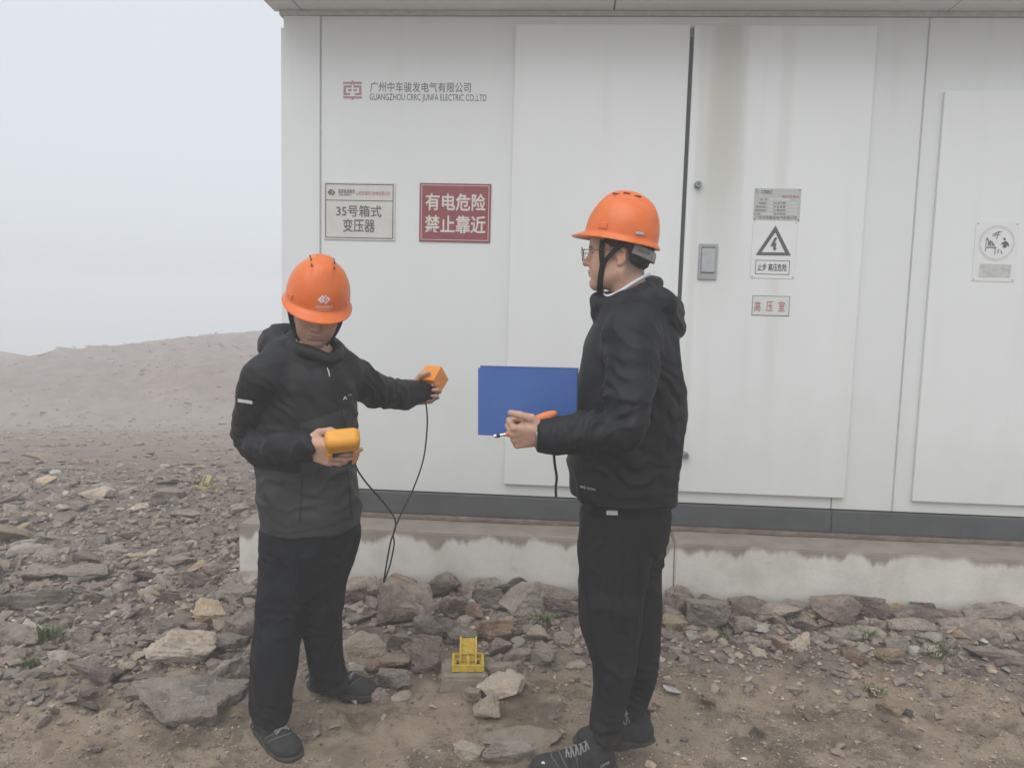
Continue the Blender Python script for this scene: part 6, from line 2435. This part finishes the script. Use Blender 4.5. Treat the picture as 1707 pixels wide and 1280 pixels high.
# shirt collar line and watch
sc = [P(1005, 489, 2.46), P(1012, 494, 2.400), P(1030, 488, 2.378), P(1052, 474, 2.380), P(1076, 460, 2.41), P(1084, 458, 2.46)]
sh = MB().tube(spline(sc, 5), 0.0055, 8, True, 0.45, Vector((0, 0, 1))).build('shirt_collar', M_SHIRT, manB, smooth=True)
wv = Vector(wrBl) + fwdB * 0.012
wrv = basis(fwdB, (0, 0, 1))
wp = [Vector(wv) + Vector(wrv[:, 0]) * 0.0285 * math.cos(a) + Vector(wrv[:, 2]) * 0.0275 * math.sin(a) for a in np.linspace(0, 2 * math.pi, 21)]
MB().tube([p + fwdB * 0.006 for p in wp], 0.0065, 6, False).build('watch', M_STEEL, manB, smooth=True)

# jacket trim
bj = bvh_of(jacketB)
v2, f2 = text2d('PRO')
decal(bj, lambda u, v: (968 + 9 * u, 811 - 4.0 * (v - 0.5) + 1.6 * u), v2, f2, 'lettering', M_REFL, jacketB, 0.0025)
v2, f2 = text2d('TECTION')
decal(bj, lambda u, v: (979 + 14 * u, 813.5 - 3.4 * (v - 0.5) + 2.4 * u), v2, f2, 'lettering', M_REFL, jacketB, 0.0025)
seam(bj, [(966, 752), (968, 770), (970, 786)], 0.002, 'pocket_seam', M_ZIP, jacketB)
seam(bj, [(968, 841), (1016, 843), (1070, 843), (1126, 842)], 0.0014, 'hem_seam', M_ZIP, jacketB)
seam(bj, [(1072, 560), (1080, 600), (1082, 650), (1078, 690)], 0.0012, 'sleeve_seam', M_ZIP, jacketB)
bs = bvh_of(shoeB)
v2, f2 = text2d('CAMEL')
decal(bs, lambda u, v: (1001 + 15 * u, 1273 - 4 * (v - 0.5) - 8 * (u - 0.5)), v2, f2, 'lettering', M_REFL, shoeB, 0.001)
decal(bs, lambda u, v: (903 + 5 * u, 1271 - 5 * (v - 0.5)), [(0, 0), (0.5, 0.3), (1, 0), (1, 0.7), (0.5, 1), (0, 0.8)], [(0, 1, 2, 3, 4, 5)], 'logo', M_REFL, shoeB, 0.0015)

# ================================================================== things held
M_ORANGE = simple('orange_plastic', (0.78, 0.27, 0.035), 0.4, 0.45, 0.06)
M_AMBER = simple('amber_plastic', (0.80, 0.36, 0.04), 0.42, 0.45, 0.08)
M_BLACKP = simple('black_plastic', (0.03, 0.031, 0.035), 0.5, 0.4)
m = NT('blue_plastic_cover', 0.36, 0.45)
co = m.coords('World')
c = m.ramp(m.noise(co, 7, 4, 0.6), [(0.3, (0.048, 0.120, 0.375)), (0.7, (0.058, 0.138, 0.41))])
c = m.mix(m.math('MULTIPLY', m.mask(m.noise(co, 50, 5, 0.7, stretch=(0.3, 1, 1)), 0.62, 0.75), 0.25), c, (0.12, 0.20, 0.42, 1))
m.color(c)
m.rough(m.ramp(m.noise(co, 18, 5, 0.7), [(0.3, (0.28,) * 3), (0.7, (0.5,) * 3)]))
m.bump(m.noise(co, 600, 2), 0.12, 0.0006)
M_BLUE = m.m
M_BLUE2 = simple('blue_plastic_edge', (0.06, 0.125, 0.34), 0.45, 0.4, 0.05)
M_CABLE = simple('black_cable', (0.028, 0.028, 0.029), 0.55, 0.4)
M_CHROME = simple('bright_metal', (0.62, 0.63, 0.64), 0.25, 0.5, 0.05, metal=0.9)
M_PAPER = simple('white_paper', (0.72, 0.72, 0.70), 0.8, 0.3, 0.03)

# ---- handheld meter: top end towards the camera, screen facing the man
topc = P(571, 728, 2.215)
ax_u = Vector((0.55, -0.66, 0.26)).normalized()      # long axis, towards the top end
ax_x = Vector((0.80, 0.58, -0.02))
ax_x = (ax_x - ax_u * ax_x.dot(ax_u)).normalized()
ax_u = Vector((0.20, -0.80, 0.55)).normalized()
ax_x = Vector((1.0, 0.16, 0.17))
ax_x = (ax_x - ax_u * ax_x.dot(ax_u)).normalized()
ax_n = ax_x.cross(ax_u).normalized()                 # screen side (up, towards the man)
if ax_n.z < 0:
    ax_n = -ax_n
mt = thing('handheld_meter', topc - ax_u * 0.09, 'yellow rubber-cased handheld meter gripped in one hand', 'meter')
A3 = np.array([[ax_x[i], ax_u[i], ax_n[i]] for i in range(3)])
cen = topc - ax_u * 0.086
F = Field(np.array(cen) - 0.13, np.array(cen) + 0.13, 0.0026)
F.rbox(np.array(cen), (0.047, 0.090, 0.024), 0.016, A3, 0.004)
F.rbox(np.array(cen + ax_u * 0.060), (0.0495, 0.034, 0.028), 0.018, A3, 0.008)
F.rbox(np.array(cen - ax_u * 0.004 + ax_n * 0.026), (0.036, 0.070, 0.008), 0.004, A3, 0.002, 'sub')
F.rbox(np.array(cen - ax_u * 0.030 - ax_n * 0.026), (0.030, 0.055, 0.009), 0.004, A3, 0.002, 'sub')
v, f = F.mesh(1)
cs = obj('case', v, f, M_AMBER, mt, smooth=True)
AXM = (ax_x, ax_u, ax_n)
MB().box(cen - ax_u * 0.004 + ax_n * 0.0165, 0.0345, 0.0685, 0.0035, AXM, 0.001).build('face_panel', M_BLACKP, mt)
MB().box(cen + ax_u * 0.030 + ax_n * 0.0203, 0.028, 0.024, 0.0006, AXM, 0).build('screen', simple('grey_lcd', (0.22, 0.26, 0.22), 0.2, 0.5, 0.05), mt)
MB().box(cen - ax_u * 0.030 - ax_n * 0.0185, 0.029, 0.054, 0.0035, AXM, 0.001).build('back_plate', M_BLACKP, mt)
for s in (-1, 1):
    q = MB()
    for k in range(3):
        q.box(cen + ax_u * (0.022 - 0.011 * k) - ax_n * 0.0255 + ax_x * 0.0365 * s, 0.006, 0.0036, 0.003, AXM, 0.0012)
    q.build('grip_lug', M_AMBER, cs)
q = MB()
for k in range(12):
    q.box(cen + ax_n * 0.0212 - ax_u * (0.012 + 0.014 * (k // 3)) + ax_x * (0.02 * (k % 3 - 1)), 0.006, 0.004, 0.0012, AXM, 0.0008)
q.build('keypad', simple('grey_keys', (0.3, 0.3, 0.31), 0.6), mt)

# ---- cube probe in the outstretched hand
cc = P(722, 632, 2.975)
_e1, _e2 = Vector((-0.064, 0.037, 0.0)).normalized(), Vector((0.023, 0.0495, 0.050))
_e2 = (_e2 - _e1 * _e1.dot(_e2)).normalized()
_e3 = _e1.cross(_e2)
if _e3.z > 0:
    _e3 = -_e3
AXC = (_e1, -_e2, -_e3)          # face normals: -e1 right, -e2 lower face, -e3 top face
pb = thing('cube_probe', cc, 'orange cube-shaped sensor probe held up in front of the wall', 'probe')
he = 0.037
MB().box(cc, he, he, he, AXC, 0.003).build('case', M_ORANGE, pb)
NL = AXC[1]
fc = cc + NL * he + AXC[0] * 0.010
MB().tube([fc - NL * 0.001, fc + NL * 0.004], 0.020, 20).build('socket_ring', simple('dark_orange_plastic', (0.45, 0.13, 0.03), 0.5), pb)
cn = fc + NL * 0.004
MB().tube([cn, cn + NL * 0.014 - Vector((0, 0, 0.006)), cn + NL * 0.02 - Vector((0, 0, 0.018))], [0.007, 0.007, 0.005], 10).build('connector', M_CHROME, pb)

# ---- cable hanging between probe and meter
q = [cn + NL * 0.02 - Vector((0, 0, 0.018)), P(711, 680, 2.90), P(712, 712, 2.90), P(706, 764, 2.92), P(690, 812, 2.88), P(668, 858, 2.83), P(656, 888, 2.80), P(657, 906, 2.79), P(651, 938, 2.78), P(643, 962, 2.775), P(640, 970, 2.77), P(641, 960, 2.765),
     P(646, 930, 2.765), P(652, 900, 2.77), P(659, 880, 2.775), P(657, 862, 2.77), P(640, 838, 2.70), P(612, 806, 2.56), P(596, 783, 2.44), P(588, 762, 2.37), P(580, 752, 2.32), cen - ax_u * 0.088 + ax_n * 0.0]
q[-2] = P(584, 757, 2.36)
cab_ = MB().tube(spline(q, 8), 0.0031, 8).build('cable', M_CABLE, None, smooth=True)
tag(cab_, 'thin black cable hanging in a loop between the cube probe and the meter', 'cable')

# ---- blue folder
def folder():
    tl, tr_ = P(797, 613, 2.40), P(957, 617, 2.345)
    bl = P(797, 725, 2.40)
    ex = (tr_ - tl).normalized()
    ez = (tl - bl)
    H_ = ez.length
    ez = (ez - ex * ez.dot(ex)).normalized()
    ey = ez.cross(ex)
    Wd = 0.305
    t = thing('folder', tl - ez * H_, 'blue plastic document folder held upright against the black jacket', 'folder')
    ax = (ex, ey, ez)
    c = tl + ex * Wd / 2 - ez * H_ / 2
    def sheet(cc_, bend, mat):
        n, th = 14, 0.0011
        v, f = [], []
        for sgn in (-1, 1):
            for j in range(5):
                for i in range(n + 1):
                    u, w_ = i / n - 0.5, j / 4 - 0.5
                    v.append(tuple(cc_ + ex * u * Wd + ez * w_ * H_ + ey * (bend * (math.cos(u * 3.1) - 0.6) * (0.6 - 0.8 * w_) + sgn * th)))
        k0 = 5 * (n + 1)
        for j in range(4):
            for i in range(n):
                q = j * (n + 1) + i
                f.append((q, q + 1, q + n + 2, q + n + 1))
                f.append((k0 + q, k0 + q + n + 1, k0 + q + n + 2, k0 + q + 1))
        rim = [i for i in range(n + 1)] + [j * (n + 1) + n for j in range(1, 5)] + [4 * (n + 1) + i for i in range(n - 1, -1, -1)] + [j * (n + 1) for j in range(3, 0, -1)]
        for i in range(len(rim)):
            p, q = rim[i], rim[(i + 1) % len(rim)]
            f.append((p, k0 + p, k0 + q, q))
        return obj('cover', np.array(v), f, mat, t, smooth=False)

    sheet(c, -0.006, M_BLUE)
    c2 = c + ey * 0.014 + ex * 0.004 + ez * 0.006
    sheet(c2, 0.002, M_BLUE2)
    MB().box(c + ey * 0.007 - ez * 0.006 + ex * 0.006, Wd / 2 - 0.012, 0.004, H_ / 2 - 0.008, ax, 0.0004).build('paper_sheets', M_PAPER, t)
    MB().box(c + ey * 0.007 + ex * (Wd / 2 + 0.001), 0.0012, 0.0085, H_ / 2, ax, 0.0004).build('spine', M_BLUE2, t)
    return ex, ey, ez


FX, FY, FZ = folder()

# ---- orange hand tool in the fist
a, b = P(847, 723, 2.175), P(922, 690, 2.19)
d = (b - a).normalized()
nz = Vector((0, -1, 0))
up_ = d.cross(nz).normalized()
if up_.z < 0:
    up_ = -up_
ht = thing('hand_tool', a, 'slim orange hand tool with metal tip and black wrist strap', 'tool')
F = Field(np.array(a) - 0.10, np.array(b) + 0.10, 0.0024)
F.chain([a, a + d * 0.03], [0.009, 0.012], 0.01)
AT = np.array([[d[i], nz[i], up_[i]] for i in range(3)])
F.rbox(np.array(a + d * 0.055), (0.032, 0.011, 0.0115), 0.007, AT, 0.012)
F.ell(np.array(a + d * 0.100 + up_ * 0.001), (0.052, 0.013, 0.0155), 0.012, 'add', AT)
v, f = F.mesh(1)
obj('body', v, f, simple('red_orange_plastic', (0.72, 0.20, 0.06), 0.42, 0.45, 0.06), ht, smooth=True)
tipv = (P(824, 727, 2.17) - a)
tl_ = tipv.normalized()
q = a + tl_ * 0.004
MB().tube([q, q + tl_ * 0.022], 0.0042, 12).build('tip_barrel', M_CHROME, ht, smooth=False)
MB().tube([q + tl_ * 0.020, q + tl_ * 0.030], [0.0062, 0.0062], 12).build('tip_band', M_BLACKP, ht)
MB().tube([q + tl_ * 0.030, q + tl_ * 0.037], [0.0052, 0.0045], 12).build('tip_end', M_CHROME, ht)
MB().box(a + d * 0.018 + up_ * 0.010 - Vector((0, 0.010, 0)), 0.008, 0.003, 0.006, (d, nz, up_), 0.001).build('button', M_WHITE, ht)
cbt = a + d * 0.016 - up_ * 0.004 - Vector((0, 0.0115, 0))
MB().tube([cbt, cbt - Vector((0, 0.003, 0))], 0.0028, 10).build('screw', M_RUST, ht)
st = [P(923, 742, 2.19), P(923, 752, 2.19), P(925, 775, 2.19), P(928, 795, 2.19), P(926.5, 812, 2.19), P(927, 828, 2.19)]
MB().tube(spline(st, 5), 0.0040, 6, True, 0.35, Vector((1, 0.3, 0))).build('wrist_strap', M_STRAP, ht)
